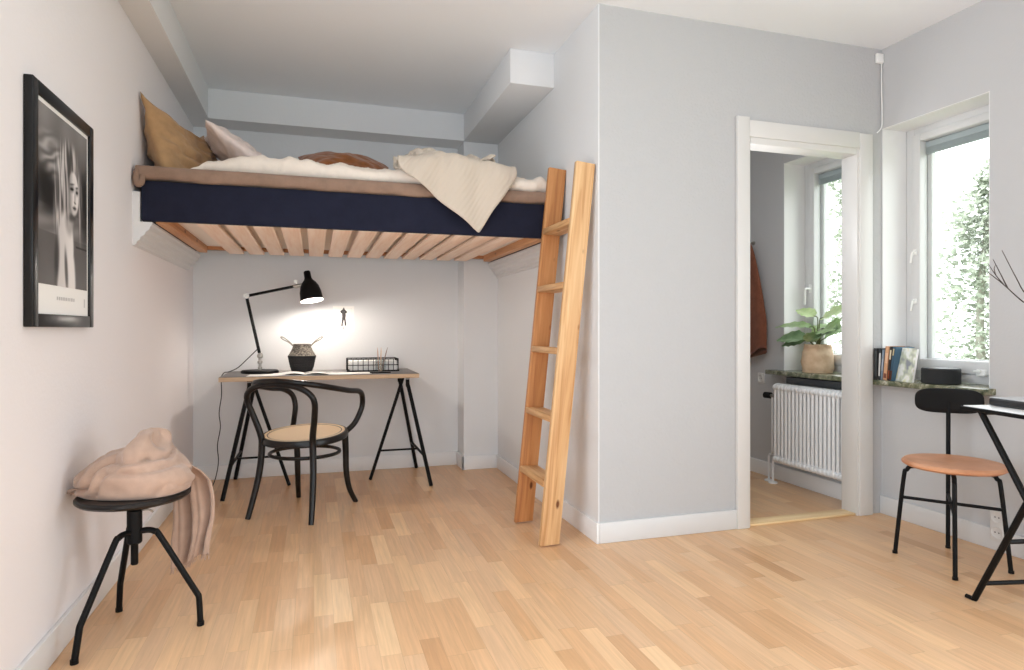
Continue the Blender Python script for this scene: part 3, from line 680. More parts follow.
6,0,3,12,14,12,11,15,-282,-6,-4,-1,2,5,6,7,9,-3,2,11,16,17,14,8,9,-1,-9,-2,-1,2,6,9,5,9,10,11,9,5,8,-1,-7,-3,5,9,7,5,7,7,7,11,7,-1,-2,1,13,14,15,17,8,16,
-284,-6,-6,-3,1,4,6,12,2,10,12,14,9,9,6,7,7,4,-5,-3,-1,5,10,8,8,8,6,8,7,8,-2,-9,-5,1,7,6,6,7,7,11,13,13,-6,-9,4,11,12,14,13,20,17,17,-291,-7,-6,-4,-2,5,12,6,
15,15,9,1,6,7,5,0,8,10,4,-4,2,7,13,10,-2,4,10,6,7,7,-1,-11,-5,9,7,4,2,8,8,6,15,-1,-3,0,11,13,8,15,10,20,21,20,-296,-7,-6,-5,3,10,11,15,15,6,2,4,0,4,2,-2,
7,14,6,1,4,6,9,4,4,9,6,7,11,3,-11,-10,8,4,5,4,7,7,3,11,15,-6,1,3,12,15,7,13,11,18,20,21,-299,-5,-3,2,10,12,11,8,8,9,2,1,-3,-2,7,-5,7,11,8,5,9,6,1,4,
9,6,8,4,13,0,-15,-1,9,3,4,4,7,6,2,14,15,-5,-1,3,13,15,8,11,15,16,18,18,-301,1,6,11,8,2,5,6,9,7,-1,-2,0,-2,6,0,10,4,13,3,10,10,3,2,4,1,7,8,15,0,-14,3,
7,3,-1,2,8,5,9,15,9,-1,-1,4,10,16,14,10,13,13,14,16,-294,15,6,-1,4,11,6,9,7,-1,-10,-4,-1,7,1,9,12,0,8,8,4,7,11,4,1,1,2,13,13,2,-11,-1,5,6,-2,7,3,6,12,14,
9,-2,3,7,8,12,15,15,11,7,10,9,-263,2,4,8,7,9,3,9,-1,-3,-7,-14,0,6,7,8,15,3,8,7,2,7,8,7,5,1,-1,11,8,-1,-1,-1,4,0,6,7,7,3,9,10,10,3,2,13,11,12,11,5,
13,9,10,5,-249,3,6,0,-1,4,15,0,-3,-2,-8,-3,2,7,6,6,8,5,4,5,6,8,4,6,8,-1,6,6,5,2,4,5,-1,5,-2,3,12,8,5,5,9,6,9,12,12,11,8,0,7,14,10,8,-239,3,-3,2,
-1,10,9,-5,-5,-5,-1,-1,4,8,9,7,4,3,6,2,3,6,5,5,6,5,5,7,4,5,7,6,0,2,1,6,3,8,6,4,8,13,10,6,11,10,9,2,0,12,11,9,-228,-7,-6,5,8,6,6,-5,-5,-5,1,2,
3,6,8,8,5,7,4,3,2,4,3,4,7,7,7,5,3,5,10,5,7,-3,-3,10,4,2,7,4,10,10,10,7,9,8,11,5,-1,12,6,7,-225,-7,-3,11,8,2,-2,-4,0,-6,5,6,7,6,5,5,5,4,5,6,
-4,3,8,6,7,5,5,5,3,5,11,2,-2,7,-1,3,11,0,8,4,10,10,8,6,10,4,12,9,3,12,8,-1,-228,-3,5,6,-3,12,-6,-3,-2,0,10,10,7,6,4,0,1,5,6,4,-3,6,7,3,2,6,7,7,
6,4,-3,-4,4,10,7,2,11,1,9,5,9,10,2,9,7,6,11,7,12,12,2,6,-235,4,-7,-5,7,8,3,-1,1,4,-5,13,11,3,5,7,0,4,-1,1,10,5,6,3,2,2,3,10,12,2,-3,-6,8,0,9,8,
9,6,8,5,5,6,7,1,9,12,12,9,14,10,4,6,-243,-11,-3,2,6,7,7,6,2,4,-6,-2,9,9,7,11,5,-2,-4,8,11,7,5,2,0,4,5,7,8,3,0,-3,3,5,2,11,13,7,6,6,2,4,4,5,
9,12,14,12,11,10,7,6,-261,0,3,3,5,8,6,0,-2,-2,-3,-3,8,10,9,13,6,-6,3,12,10,9,4,1,2,4,6,7,4,0,5,-6,5,9,5,5,13,10,5,4,0,5,3,7,10,12,13,11,9,10,9,8,
-262,4,-1,6,4,8,-2,-8,-4,-2,4,-3,8,10,12,12,1,-2,9,7,9,10,3,6,6,5,1,9,5,0,3,-1,4,6,9,8,9,8,5,3,2,4,4,9,10,11,11,11,8,8,9,10,-260,5,-1,6,4,-2,-9,-4,
-1,2,-2,2,9,7,9,11,-1,10,8,5,5,10,-5,8,9,12,8,0,5,7,1,7,6,5,8,6,6,6,4,4,4,5,5,7,10,9,8,11,12,10,10,9,-266,8,-2,4,-3,-7,-2,-5,-1,5,3,5,7,8,7,-1,
8,9,8,8,6,8,5,0,5,8,14,5,4,5,7,8,9,4,5,5,4,4,5,4,6,7,9,5,3,7,9,7,14,15,13,10,-277,5,-1,-1,-1,-8,-6,-2,3,4,6,7,5,5,5,4,6,10,10,10,9,9,6,5,
-1,1,12,12,7,8,9,11,8,0,3,3,3,4,6,9,4,5,8,6,2,4,8,10,10,16,16,12,-293,-1,2,0,-3,0,-6,3,6,8,3,-1,3,4,6,8,8,8,10,5,8,7,5,9,8,3,7,13,14,9,10,6,
9,2,2,4,2,5,5,10,6,2,5,4,3,7,7,9,13,12,14,13,-308,-2,-1,2,0,9,-3,6,10,3,-3,2,4,9,6,0,11,5,7,10,-2,5,8,12,9,15,7,13,12,10,12,7,8,5,-3,2,7,6,4,10,
7,1,7,2,0,8,9,5,14,11,14,11,-326,-5,1,5,6,12,4,10,4,6,0,4,0,-1,8,5,9,12,6,8,-6,4,10,15,7,15,12,14,11,11,7,10,7,0,1,9,5,7,3,8,6,0,6,-3,3,10,14,1,
13,10,13,13,-347,5,4,10,8,7,13,4,4,9,9,3,-2,-4,-3,15,11,13,7,-1,1,1,10,13,10,12,12,16,12,12,6,8,7,0,9,6,6,7,3,4,7,4,-1,0,0,9,14,6,9,11,8,12,-352,1,10,8,
13,13,9,7,9,7,9,-7,-4,3,0,12,18,12,7,0,1,-2,12,9,10,13,12,12,13,14,6,8,6,8,8,7,7,4,3,0,-4,8,4,3,1,6,10,12,8,9,10,13,-362,0,9,12,15,17,4,13,11,0,7,-4,
-8,2,12,10,15,15,3,2,3,0,12,8,9,13,9,12,11,13,11,10,6,10,10,6,8,-2,2,4,1,7,5,-1,3,7,6,7,10,11,12,2,-361,3,9,13,16,17,2,13,14,1,-8,9,-3,0,14,14,5,13,8,2,
2,6,9,12,9,3,9,13,7,8,10,11,12,13,12,9,5,-2,-1,7,5,8,5,-1,5,5,1,9,11,13,9,3,-361,4,8,6,15,20,6,13,9,5,-8,1,12,1,7,17,7,5,9,8,2,7,7,8,9,6,6,5,
9,11,12,12,13,11,10,9,7,-4,-2,9,7,8,7,1,6,-2,1,12,12,15,12,2,-368,3,12,8,10,16,8,11,6,7,8,-4,3,11,7,13,9,5,2,3,6,8,8,8,6,7,8,6,9,13,11,11,11,10,10,9,
8,-3,-3,9,12,8,3,6,4,-4,4,12,14,16,8,8,-375,-1,12,12,10,13,8,9,15,6,3,5,5,11,4,4,12,8,5,2,6,7,6,5,7,6,8,5,10,14,5,6,11,10,13,10,13,-6,1,9,11,9,7,3,
2,0,5,9,15,14,13,2,-375,5,10,10,10,10,9,9,10,4,-1,11,9,11,9,4,9,10,5,3,6,7,5,2,5,9,8,2,11,9,6,5,9,12,13,15,9,-5,8,8,8,6,8,8,1,5,4,9,14,11,14,-3,
-380,10,14,13,12,6,9,7,12,7,1,3,10,8,9,11,6,10,4,5,6,-1,2,7,3,10,8,12,8,0,7,8,8,8,15,18,2,6,8,7,9,7,9,9,4,0,9,8,13,10,9,0,-385,14,11,10,17,13,8,7,
8,8,-1,8,9,4,10,12,6,0,8,10,5,3,-6,1,1,12,17,12,11,-1,5,8,8,7,13,12,8,14,6,5,8,11,6,0,8,11,0,11,12,2,2,10,-374,10,12,6,13,20,10,8,8,-3,9,7,5,6,10,10,
9,-1,8,5,8,3,0,-2,2,10,14,12,8,6,5,7,7,13,14,4,8,10,8,9,8,1,6,5,10,12,8,3,8,10,-2,-6,-354,9,12,10,10,16,15,5,7,-1,7,7,7,5,10,12,1,5,3,3,4,6,6,0,
5,12,9,10,9,8,8,4,11,12,12,6,6,8,9,7,6,3,4,9,11,11,9,4,6,9,8,-5,-370,16,13,13,10,10,16,6,6,1,6,3,8,6,10,8,4,6,1,4,4,7,2,4,8,10,9,8,9,10,10,9,
11,11,6,8,5,9,6,3,9,4,11,7,8,7,6,9,9,4,4,5,-377,15,17,15,11,11,10,7,6,5,1,8,7,9,8,3,7,1,6,6,1,5,7,7,5,7,8,10,10,12,12,11,11,9,5,6,6,7,7,0,
9,10,8,6,6,8,2,6,7,3,-4,5,-353,4,16,18,12,11,10,7,6,8,8,5,7,7,5,0,5,3,5,6,7,6,6,5,5,6,9,9,13,14,13,11,9,4,6,8,1,12,9,1,9,12,5,4,2,7,9,3,
-7,6,-3,-4], [1569,13,12,12,13,12,13,13,12,12,13,12,13,13,12,12,13,12,13,12,13,12,13,12,13,12,15,39,8,0,8,-5,-4,3,8,8,5,1,-13,-4,1,18,-9,2,13,3,9,-6,3,9,2,2,-411,13,12,13,12,12,13,13,
12,13,12,12,13,13,12,13,12,12,13,13,12,13,12,12,17,15,38,8,-6,8,8,1,-5,-2,2,8,-1,2,-6,-4,-3,17,-3,-7,9,0,9,3,-3,6,8,8,-397,13,12,13,12,13,12,13,12,13,12,13,12,13,12,13,
12,13,12,13,12,13,12,18,33,22,15,-6,-6,4,12,2,-2,-5,-5,-2,3,-1,-1,-1,2,5,1,-4,-1,-2,6,5,2,3,9,11,-375,13,13,12,12,13,12,13,12,13,12,13,12,13,12,13,12,13,12,13,12,13,18,32,
24,15,4,0,-8,-1,11,3,-4,-11,-5,1,2,4,-3,-7,3,5,-9,-4,-3,-2,1,6,5,6,11,10,-349,12,13,12,13,12,12,13,13,12,13,12,12,13,13,12,13,12,12,13,12,35,18,20,14,4,4,4,-8,-3,2,5,
-8,-4,4,3,3,0,-4,-9,-9,3,-7,-10,-5,-3,4,4,6,8,12,13,-328,12,13,12,13,12,13,12,13,12,13,12,13,12,13,12,13,12,13,12,37,20,16,11,5,2,11,0,-7,-6,-1,-4,3,4,8,4,-3,-4,-7,-10,
-8,-10,-4,-2,-5,-6,-6,0,8,13,13,15,-307,12,13,13,12,12,13,12,13,12,13,12,13,12,13,12,13,14,16,30,23,15,9,6,2,10,2,-1,-8,-3,2,-4,6,2,3,5,-9,-9,-6,-13,-8,-10,0,-10,-4,-6,-6,5,
7,11,17,16,-287,13,12,13,12,13,12,13,12,13,12,13,12,13,12,13,14,27,27,16,15,10,6,1,5,3,-5,-2,-7,-4,7,7,5,4,2,-2,-7,-9,-10,-14,-16,-11,2,-11,-7,0,-4,2,6,13,17,18,-268,12,12,13,
12,13,12,13,12,13,12,13,12,13,12,29,16,27,17,14,8,3,4,1,-1,-9,-3,2,3,-2,-1,11,13,4,-1,-2,-9,-11,-12,-14,-13,-15,-8,-8,-4,0,5,1,3,12,15,18,-250,12,13,12,13,12,13,12,12,13,13,12,
13,12,28,29,20,18,12,3,-1,-4,3,2,-8,-9,0,2,12,5,-1,5,10,10,-1,-2,-9,-12,-14,-15,-12,-16,-13,-6,1,-4,4,4,9,14,8,10,-227,12,13,12,13,12,13,12,13,12,13,12,13,28,32,22,17,3,-7,-2,
-3,0,6,-2,-5,-4,1,2,11,10,6,5,3,4,-3,0,-4,-12,-15,-16,-14,-13,-9,-5,-3,3,4,6,7,13,11,-3,-207,13,12,12,13,12,13,12,13,12,13,21,35,21,20,13,-10,-6,-3,9,6,0,-1,-3,-5,-4,4,3,
6,4,12,6,5,-1,-3,-2,-8,-11,-11,-12,-10,-6,-6,-3,0,-1,1,6,6,5,11,5,-201,13,12,13,12,13,12,13,12,13,22,35,22,18,7,-6,-5,-2,-5,-4,8,17,1,-2,-5,-5,3,8,3,0,4,2,3,2,-3,-7,
-9,-7,-6,-7,-4,-1,-2,-1,-1,0,1,3,4,1,3,9,-189,12,12,13,12,13,12,13,21,20,30,22,16,3,-2,-1,-4,-6,-9,2,8,14,8,0,-5,0,4,4,0,-1,1,-4,-2,-1,-3,-7,-8,-4,5,-1,-2,1,1,1,
1,-4,-2,-2,-1,3,6,3,-175,12,13,12,12,13,12,21,30,20,20,16,5,-1,-2,-7,-6,-6,-5,3,13,10,0,1,6,3,1,0,0,-5,-5,-4,-2,-5,-7,-2,1,2,4,3,2,2,3,2,-5,-4,-2,-2,-5,1,12,6,
-169,12,13,12,13,12,40,14,17,11,17,0,-4,-3,1,-10,1,-4,4,-4,8,12,10,4,-5,0,-2,0,4,3,-11,-7,-6,-5,4,6,3,0,2,5,3,4,0,-1,-2,-1,-4,0,-13,3,4,9,-152,12,13,12,16,36,17,17,
6,4,-1,-4,-3,3,0,1,-8,-1,7,5,-1,9,10,9,7,2,-5,-6,-5,-1,-10,-10,-4,2,3,7,8,1,3,7,3,-1,3,3,-3,-5,-13,9,-7,3,-2,-4,-127,13,16,18,29,20,14,6,-1,-8,-6,0,1,2,-3,-4,
0,1,5,7,11,13,11,11,6,-1,-6,-8,-8,-10,-8,-7,-8,-3,3,7,9,11,9,9,1,-1,3,0,-2,-6,-13,-2,0,10,-2,-10,-112,16,30,24,13,7,0,-4,-4,-1,-1,0,-1,-4,-4,-3,6,2,8,6,10,17,18,11,
1,-6,-6,-6,-3,-12,-11,-13,0,-2,0,8,10,11,11,8,3,-3,3,-9,2,-3,-12,-5,4,7,-2,-2,-101,36,21,5,-3,-6,-4,-2,0,2,7,1,-7,-4,-3,2,8,0,13,14,9,12,15,9,-2,-8,-6,-7,0,-8,-12,-10,
-3,4,4,9,12,12,5,-1,0,8,-6,-7,-6,-1,-2,-6,7,4,-7,0,-51,9,-7,-9,-8,0,1,10,10,-3,-2,2,-9,-5,0,6,8,0,14,19,16,9,3,8,-4,-8,-8,-2,-1,-9,-11,4,-4,3,9,7,14,10,3,-4,
-4,1,-4,-2,-13,-8,0,0,10,10,-5,-10,-46,-12,-9,-1,9,9,5,-8,7,10,-10,-7,-9,-4,2,8,9,11,7,14,13,11,5,1,0,-7,-9,3,-5,-9,-8,9,1,9,6,7,8,13,2,-2,-5,-3,2,-7,-10,-11,-6,10,
3,7,3,-4,-69,-8,-1,13,18,6,-10,-9,-2,10,1,-16,-9,-1,2,3,12,13,13,10,6,4,0,0,-1,-4,-3,1,-3,-5,-1,6,12,8,10,9,4,4,4,1,-2,-4,1,-6,-8,-9,-10,8,4,2,6,-5,-82,1,10,16,
17,0,-15,-9,-5,1,6,-10,-4,0,1,3,7,8,11,4,2,2,-1,-1,-1,-2,2,7,-2,-1,4,8,13,12,8,6,10,0,0,3,-2,-7,-3,-5,-7,-5,-7,2,8,3,5,-2,-93,15,19,11,5,-14,-11,-2,-1,-8,-1,8,
3,2,3,0,-4,0,7,4,-2,-3,-3,-2,3,4,5,8,3,6,5,11,11,13,12,2,4,6,-3,4,-5,-4,-7,-9,-5,-1,-2,-5,6,-1,12,4,-91,17,14,2,-3,-12,-14,0,4,1,-1,-6,5,4,9,4,-9,-5,0,3,
-7,-6,-3,1,5,5,7,10,11,14,7,15,10,11,12,5,-5,7,-3,6,-2,-5,-6,-9,-6,0,-3,-6,1,-5,12,14,-88,6,3,-1,-6,-5,0,-8,-2,12,-5,-2,4,4,6,9,-1,-10,-7,-7,-10,-3,3,8,7,4,5,6,
10,18,16,13,14,11,1,7,1,5,-4,7,-2,-5,-10,-1,-6,0,-1,-8,-2,-5,13,5,-84,-1,-6,-3,-5,-2,4,5,-2,8,4,2,4,5,1,1,1,-12,-13,-12,2,-7,2,6,6,10,10,7,7,13,21,17,11,13,1,-6,
9,6,-2,5,-10,-5,1,4,-3,-4,1,-10,-6,-4,9,0,-90,-5,-5,-6,-1,1,2,7,8,10,11,-4,5,5,3,1,-8,-14,-13,-9,-3,-1,-4,1,6,12,13,12,12,12,17,18,12,11,5,-6,-2,9,5,3,-11,-1,3,5,
1,-3,-5,-7,-10,-4,3,-1,-99,-2,-5,-1,1,0,5,7,12,10,9,3,2,1,5,-1,-14,-15,-8,-4,-9,-4,0,2,5,8,11,12,17,17,15,11,14,10,8,2,-5,1,7,4,-8,-3,8,1,1,-1,-4,-8,-9,-1,-1,0,
-102,-6,2,-2,2,1,8,5,9,8,11,5,3,1,0,-6,-16,-15,-3,-1,-7,-3,0,4,5,5,12,9,13,13,15,14,7,9,9,10,3,-2,1,5,-6,2,9,0,-1,-2,-3,-6,-10,-8,-6,4,-94,-6,1,0,3,4,3,7,
8,6,9,6,0,-3,-8,-3,-11,-7,-9,2,-1,-3,-1,4,9,6,4,13,13,9,13,7,10,11,8,1,7,0,3,5,-6,0,1,-4,1,5,-3,-1,-3,-9,-10,-9,-78,-2,3,0,4,2,4,5,6,5,5,5,3,-7,-8,-11,
-7,-4,-1,-4,4,2,-1,9,5,4,5,5,13,15,14,9,5,1,4,8,7,5,-4,5,7,1,-1,-6,-7,-2,5,-8,-1,-1,-4,-8,-84,4,2,4,3,0,1,4,7,4,4,-2,-6,-7,-8,-9,-6,-1,1,2,3,6,6,4,
4,8,4,0,8,15,12,8,3,5,6,5,9,6,-5,1,9,3,3,-2,-8,-7,-2,-1,-12,-1,3,1,-85,8,5,4,-2,1,0,1,1,3,-4,-6,-8,-7,-5,-3,2,3,2,2,7,9,3,5,1,-1,10,4,4,8,8,7,
7,8,2,3,9,10,-3,0,6,7,7,-4,-4,-5,-13,-1,-10,-9,1,5,-66,5,6,1,0,1,1,-1,-5,-8,-9,-7,-7,-2,2,4,4,5,2,2,10,6,4,6,-4,-7,4,12,11,-3,3,11,8,7,8,6,-1,9,-1,5,
5,7,6,-1,-7,-2,-10,-11,-4,-11,-4,2,-47,-4,6,7,2,0,0,-8,-14,-11,-12,-4,8,1,0,6,3,1,9,6,11,6,-1,-3,0,-2,-9,9,14,0,7,1,9,6,9,12,-6,10,-5,9,3,6,4,-3,-4,-2,-7,-13,
0,0,-4,-3,-49,8,2,-1,5,5,-7,-15,-16,-12,-6,1,4,6,2,-1,6,0,4,14,11,6,3,-7,-4,4,-5,3,3,5,10,-1,3,6,9,12,-3,7,-5,8,7,3,1,-4,-5,-2,-5,-1,-8,3,5,1,-49,5,1,2,
1,5,-14,-15,-14,-9,-1,3,0,5,3,2,-2,2,2,12,9,2,8,1,-8,-1,-1,8,-6,1,10,6,3,8,4,8,4,0,-5,7,8,-1,-1,-1,-5,-4,-2,3,0,-4,-1,0,-32,5,4,1,-2,0,-18,-10,-12,-5,1,0,
4,3,0,6,-4,0,4,3,3,4,5,9,1,-6,-9,7,0,0,6,6,7,7,4,9,3,-5,-4,3,8,2,-2,-5,-4,3,1,-3,6,2,-9,3,-26,5,2,-4,-6,-1,-20,-6,-3,-4,3,1,0,6,0,-3,6,-2,-3,8,
3,5,3,4,4,0,-10,1,5,6,4,8,5,3,2,4,-2,-6,-4,-2,3,4,-2,-3,0,5,2,3,0,8,2,-11,-29,8,0,-10,-5,4,-12,-9,2,-2,6,-2,0,6,1,-5,0,7,-5,-3,1,2,1,3,2,11,1,5,
3,2,3,2,-1,-2,3,6,4,-9,-6,-3,-5,1,0,1,7,3,1,9,9,-2,5,-10,-32,0,2,-5,-9,5,3,-9,4,0,-3,9,2,0,-1,-3,-8,3,6,3,0,2,1,1,-3,-3,3,6,-1,0,3,5,4,1,1,3,
5,-11,-10,-6,0,-3,-1,5,7,3,12,6,7,5,-7,-8,-33,-1,-3,3,-3,0,8,-3,-1,3,5,4,3,-4,-2,-2,-6,-6,-2,3,-2,-2,0,5,7,4,-4,9,7,-1,9,8,3,-1,-4,1,-3,-15,-12,-9,-2,0,3,2,
7,10,15,12,-3,-2,1,-10,-30,-8,0,1,5,5,5,2,2,9,5,1,-2,-5,-6,-4,-5,-3,-5,-5,-6,0,2,4,5,6,6,11,4,7,9,8,2,-3,-4,-2,-12,-15,-13,-10,-5,-1,3,5,9,13,16,14,-4,-9,1,-8,
-41,-2,2,2,8,12,9,6,1,3,10,5,-6,-6,-5,-11,-1,0,-3,-6,-8,1,0,1,5,3,13,5,0,15,9,4,-3,-6,-2,1,-14,-12,-7,-12,-11,-2,4,7,12,16,8,13,1,-8,-8,-10,-51,3,6,8,6,18,9,8,
8,2,12,-6,0,-12,-2,-8,-2,5,-6,-4,-7,-5,4,0,7,6,-1,0,6,12,10,5,-3,-9,3,-7,-13,-4,-7,-6,-8,-6,8,10,8,5,14,-2,3,-7,-9,1,-55,7,2,8,12,13,15,4,5,12,3,-6,6,-11,-4,-5,
-1,5,-8,-10,-3,3,-1,2,7,-5,-8,4,9,8,5,4,-2,3,1,-13,-11,-6,-6,-1,-3,6,9,10,6,-1,6,-10,-1,0,-8,-8,-40,-2,6,10,12,14,17,5,3,15,7,-10,-2,-4,-5,-4,6,-1,-9,-6,-7,4,3,3,
6,-6,-10,-4,2,6,6,2,1,4,2,-7,-9,-6,-5,-2,8,10,8,1,1,1,0,-7,-5,-5,-7,-7,-27,-2,6,7,10,14,15,11,-1,10,9,-9,-6,2,0,1,3,-4,-6,-7,-1,-3,7,4,-3,-4,-3,-8,-5,-1,1,5,
3,5,-1,1,-4,-9,0,3,4,3,5,3,1,-3,-3,-4,-3,-7,-9,-9,-11,2,5,5,9,7,12,13,1,2,12,-5,2,1,-2,5,-1,-8,-1,-1,5,1,1,-4,-9,-6,3,-2,-4,-4,-3,-1,0,0,-1,2,7,-6,0,9,
2,-7,-4,3,6,4,-11,-9,-5,-8,-9,-7,1,12,4,4,7,4,4,6,11,6,8,8,0,-1,-2,4,-1,-7,2,5,4,-1,-7,-8,-9,-8,-2,9,0,-1,-2,-1,-2,-1,-4,-7,-2,10,0,8,7,-7,-9,-6,0,12,-6,-12,
-12,-12,-8,2]))
cloth_obj('knitted_blanket', 'cream knitted blanket crumpled on the bed with one corner hanging over the edge', 'blanket', PACK_BED, M_knit, .007)

# ------------------------------------------------------------------ ladder
lad = thing('ladder', 'pine loft ladder leaning against the niche wall', 'ladder', (1.1, 3.15, 0))
LO = Vector(lad.location)
def rail(y, length, m, bot=(1.096, 0)):
    # centre line runs from the floor to the wall, 10 cm wide board, 3 cm thick
    top = Vector((1.292, y, 1.92)); bo = Vector((bot[0], y, 0))
    d_ = (top-bo).normalized()
    ang = math.atan2(d_.x, d_.z)
    b = MB().box(-.05, .05, -.015, .015, .0, length, .003)
    # cut the foot level with the floor
    for v in b.v:
        if v.z < .01: v.z += math.tan(ang)*(-v.x)*-1 + .0
    if True:
        for v in b.v:
            if v.z < .06: v.z = v.x*-math.tan(ang)*-1 + (v.z if v.z > .004 else 0)*.5
    o = b.build('side_rail', m, lad, world=False)
    o.location = bo - LO + Vector((0, 0, .006)); o.rotation_euler = (0, ang, 0)
    return ang
ang = rail(2.935, 1.89, M_pine)
rail(3.334, 1.955, M_pine_shaded)
for z in (.314, .632, .965, 1.292, 1.61):
    xc = 1.096 + (1.292-1.096)*z/1.92
    b = MB().box(-.052, .052, 2.95, 3.319, -.032, 0, .004)
    b.v = [v - Vector((0, LO.y, 0)) for v in b.v]
    o = b.build('tread', M_pine_y, lad, world=False)
    o.location = (xc - LO.x - .004, 0, z)
    o.rotation_euler = (0, R(2.5), 0)

# ------------------------------------------------------------------ desk, trestles
desk = thing('desk', 'grey desk top with pale wooden edge on black trestles under the bed', 'desk', (.06, 4.6, .7303))
MB().box(-.565, .68, 4.32, 4.90, .7305, .758, .002).build('board', M_deskedge, desk)
MB().box(-.5635, .6785, 4.3215, 4.8985, .758, .7605, .001).build('linoleum_surface', mat('grey_linoleum', lin(120, 116, 114), .45), desk)
def trestle(label, s, xt):
    # s=-1: leans out to the left, +1: to the right
    t = thing('trestle', label, 'trestle', (xt, 4.6, 0), 0, 'trestles under the desk')
    ro = .0165
    fo = xt + s*.145
    def flat(pts, n): return MB().tube(pts, ro, 8, 4, flat=.8).build(n, M_black, t)
    flat([(xt, 4.40, .716), (xt+s*.002, 4.395, .665), (xt+s*.012, 4.388, .635), (fo, 4.295, .001)], 'leg')
    flat([(xt, 4.84, .716), (xt+s*.002, 4.842, .665), (xt+s*.012, 4.846, .635), (fo-s*.01, 4.885, .001)], 'leg')
    MB().tube([(xt, 4.62, .716), (xt - s*.235, 4.59, .001)], .0115, 8, 1).build('leg', M_black, t)
    MB().box(xt-.014, xt+.014, 4.38, 4.86, .722, .735, .003).build('top_bar', M_black, t)
    k = .2/.635
    xa, ya = fo + (xt+s*.012-fo)*k, 4.295 + (4.388-4.295)*k
    xb, yb = fo - s*.01 + (xt+s*.012-fo+s*.01)*k, 4.885 + (4.846-4.885)*k
    MB().tube([(xa, ya, .2), (xb, yb, .2)], .009, 8, 1).build('cross_bar', M_black, t)
    kx = .2/.735
    MB().tube([((xa+xb)/2, (ya+yb)/2, .2), (xt - s*.235*(1-kx), 4.59+.03*kx, .2)], .007, 8, 1).build('cross_bar', M_black, t)
trestle('black metal trestle under the lamp end of the desk', -1, -.395)
trestle('black metal trestle under the wire basket end of the desk', 1, .612)

# ------------------------------------------------------------------ bentwood armchair
bw = thing('bentwood_armchair', 'black bentwood armchair with cane seat in front of the desk', 'chair', (-.050, 3.945, 0), R(-32.2))
TILT = TR(0, 0, .452) @ Matrix.Rotation(R(4.2), 4, 'X') @ TR(0, 0, -.452)
def bwp(mb, name, m, sharp=35): return mb.build(name, m, bw, sharp, world=False)
s_ = []
for k in range(40):
    a = 2*PI*k/40; s_.append((.222*math.cos(a), .222*math.sin(a), .436))
ring = MB()
prof = [(.200, .418), (.240, .418), (.245, .424), (.245, .446), (.238, .456), (.205, .456), (.200, .448)]
ring.lathe(prof + [prof[0]], 48, TILT, False)
bwp(ring, 'seat_ring', M_blackwood)
M_cane = mat('woven_cane', lin(222, 190, 146), .6)
def cane_nodes(m):
    tc = N(m, 'ShaderNodeTexCoord'); ck = N(m, 'ShaderNodeTexChecker'); ck.inputs['Scale'].default_value = 110
    ck.inputs['Color1'].default_value = lin(244, 222, 190); ck.inputs['Color2'].default_value = lin(224, 192, 154)
    LK(m, tc.outputs['Object'], ck.inputs['Vector']); LK(m, ck.outputs['Color'], bsdf(m).inputs['Base Color'])
    bp = N(m, 'ShaderNodeBump'); bp.inputs['Strength'].default_value = .4; bp.inputs['Distance'].default_value = .002
    LK(m, ck.outputs['Fac'], bp.inputs['Height']); LK(m, bp.outputs[0], bsdf(m).inputs['Normal'])
cane_nodes(M_cane)
bwp(MB().lathe([(0, .447), (.10, .448), (.18, .452), (.222, .4575), (.226, .458), (.226, .452), (.2, .444), (0, .441)], 48, TILT), 'cane_panel', M_cane)
def mir(pts): return [(-x, y, z) for x, y, z in reversed(pts)]
half = [(.185, .150, .446), (.212, .205, .492), (.232, .25, .575), (.245, .235, .645), (.262, .165, .686), (.262, .04, .703), (.238, -.11, .732), (.155, -.24, .762)]
hoop = half + [(0, -.285, .775)] + mir(half)
bwp(MB().tube(hoop, .0165, 12, 7), 'arm_hoop', M_blackwood)
leg = [(.2, -.252, .0), (.188, -.222, .10), (.172, -.187, .25), (.163, -.176, .40), (.168, -.185, .47), (.196, -.212, .58), (.212, -.24, .665), (.185, -.258, .715), (.11, -.270, .748)]
rad_ = [.0145, .0165, .018, .019, .018, .017, .0165, .0165, .0165]
bwp(MB().tube(leg + [(0, -.274, .757)] + mir(leg), rad_ + [.0165] + rad_[::-1], 12, 7), 'back_hoop', M_blackwood)
for sx in (1, -1):
    fl = [(sx*.172, .155, .436), (sx*.168, .172, .32), (sx*.168, .178, .2), (sx*.178, .198, .09), (sx*.2, .238, 0)]
    bwp(MB().tube(fl, [.0205, .0185, .0175, .016, .0145], 12, 6), 'front_leg', M_blackwood)
st = [(.196*math.cos(2*PI*k/24), .196*math.sin(2*PI*k/24), .338) for k in range(24)]
bwp(MB().tube(st, .0105, 8, 2, True), 'stretcher_ring', M_blackwood)

# ------------------------------------------------------------------ desk lamp
LY = 4.62
lamp = thing('desk_lamp', 'black articulated desk lamp standing lit on the desk', 'lamp', (-.352, LY+.06, .7605))
lx, ly = -.352, LY+.06
MB().lathe([(0, .7610), (.118, .7610), (.122, .764), (.122, .774), (.116, .780), (.03, .783), (0, .783)], 48, TR(lx, ly, 0)).build('base', M_black, lamp)
MB().lathe([(.013, .782), (.013, .80), (.009, .803), (.009, .822), (.016, .826), (.016, .84), (.010, .846), (.010, .86), (.018, .866), (.02, .88), (.014, .895), (.006, .90)], 20, TR(lx, ly, 0)).build('joint', M_chrome, lamp)
E1, E2 = Vector((lx-.002, ly, .89)), Vector((-.437, ly-.01, 1.283))
MB().tube([E1, E2], .0105, 10, 1).build('lower_arm', M_black, lamp)
kn = MB().tube([E2+Vector((0, -.018, 0)), E2+Vector((0, .018, 0))], .019, 20, 1); kn.tube([E2+Vector((0, -.026, 0)), E2+Vector((0, .026, 0))], .009, 12, 1)
kn.build('elbow', M_chrome, lamp)
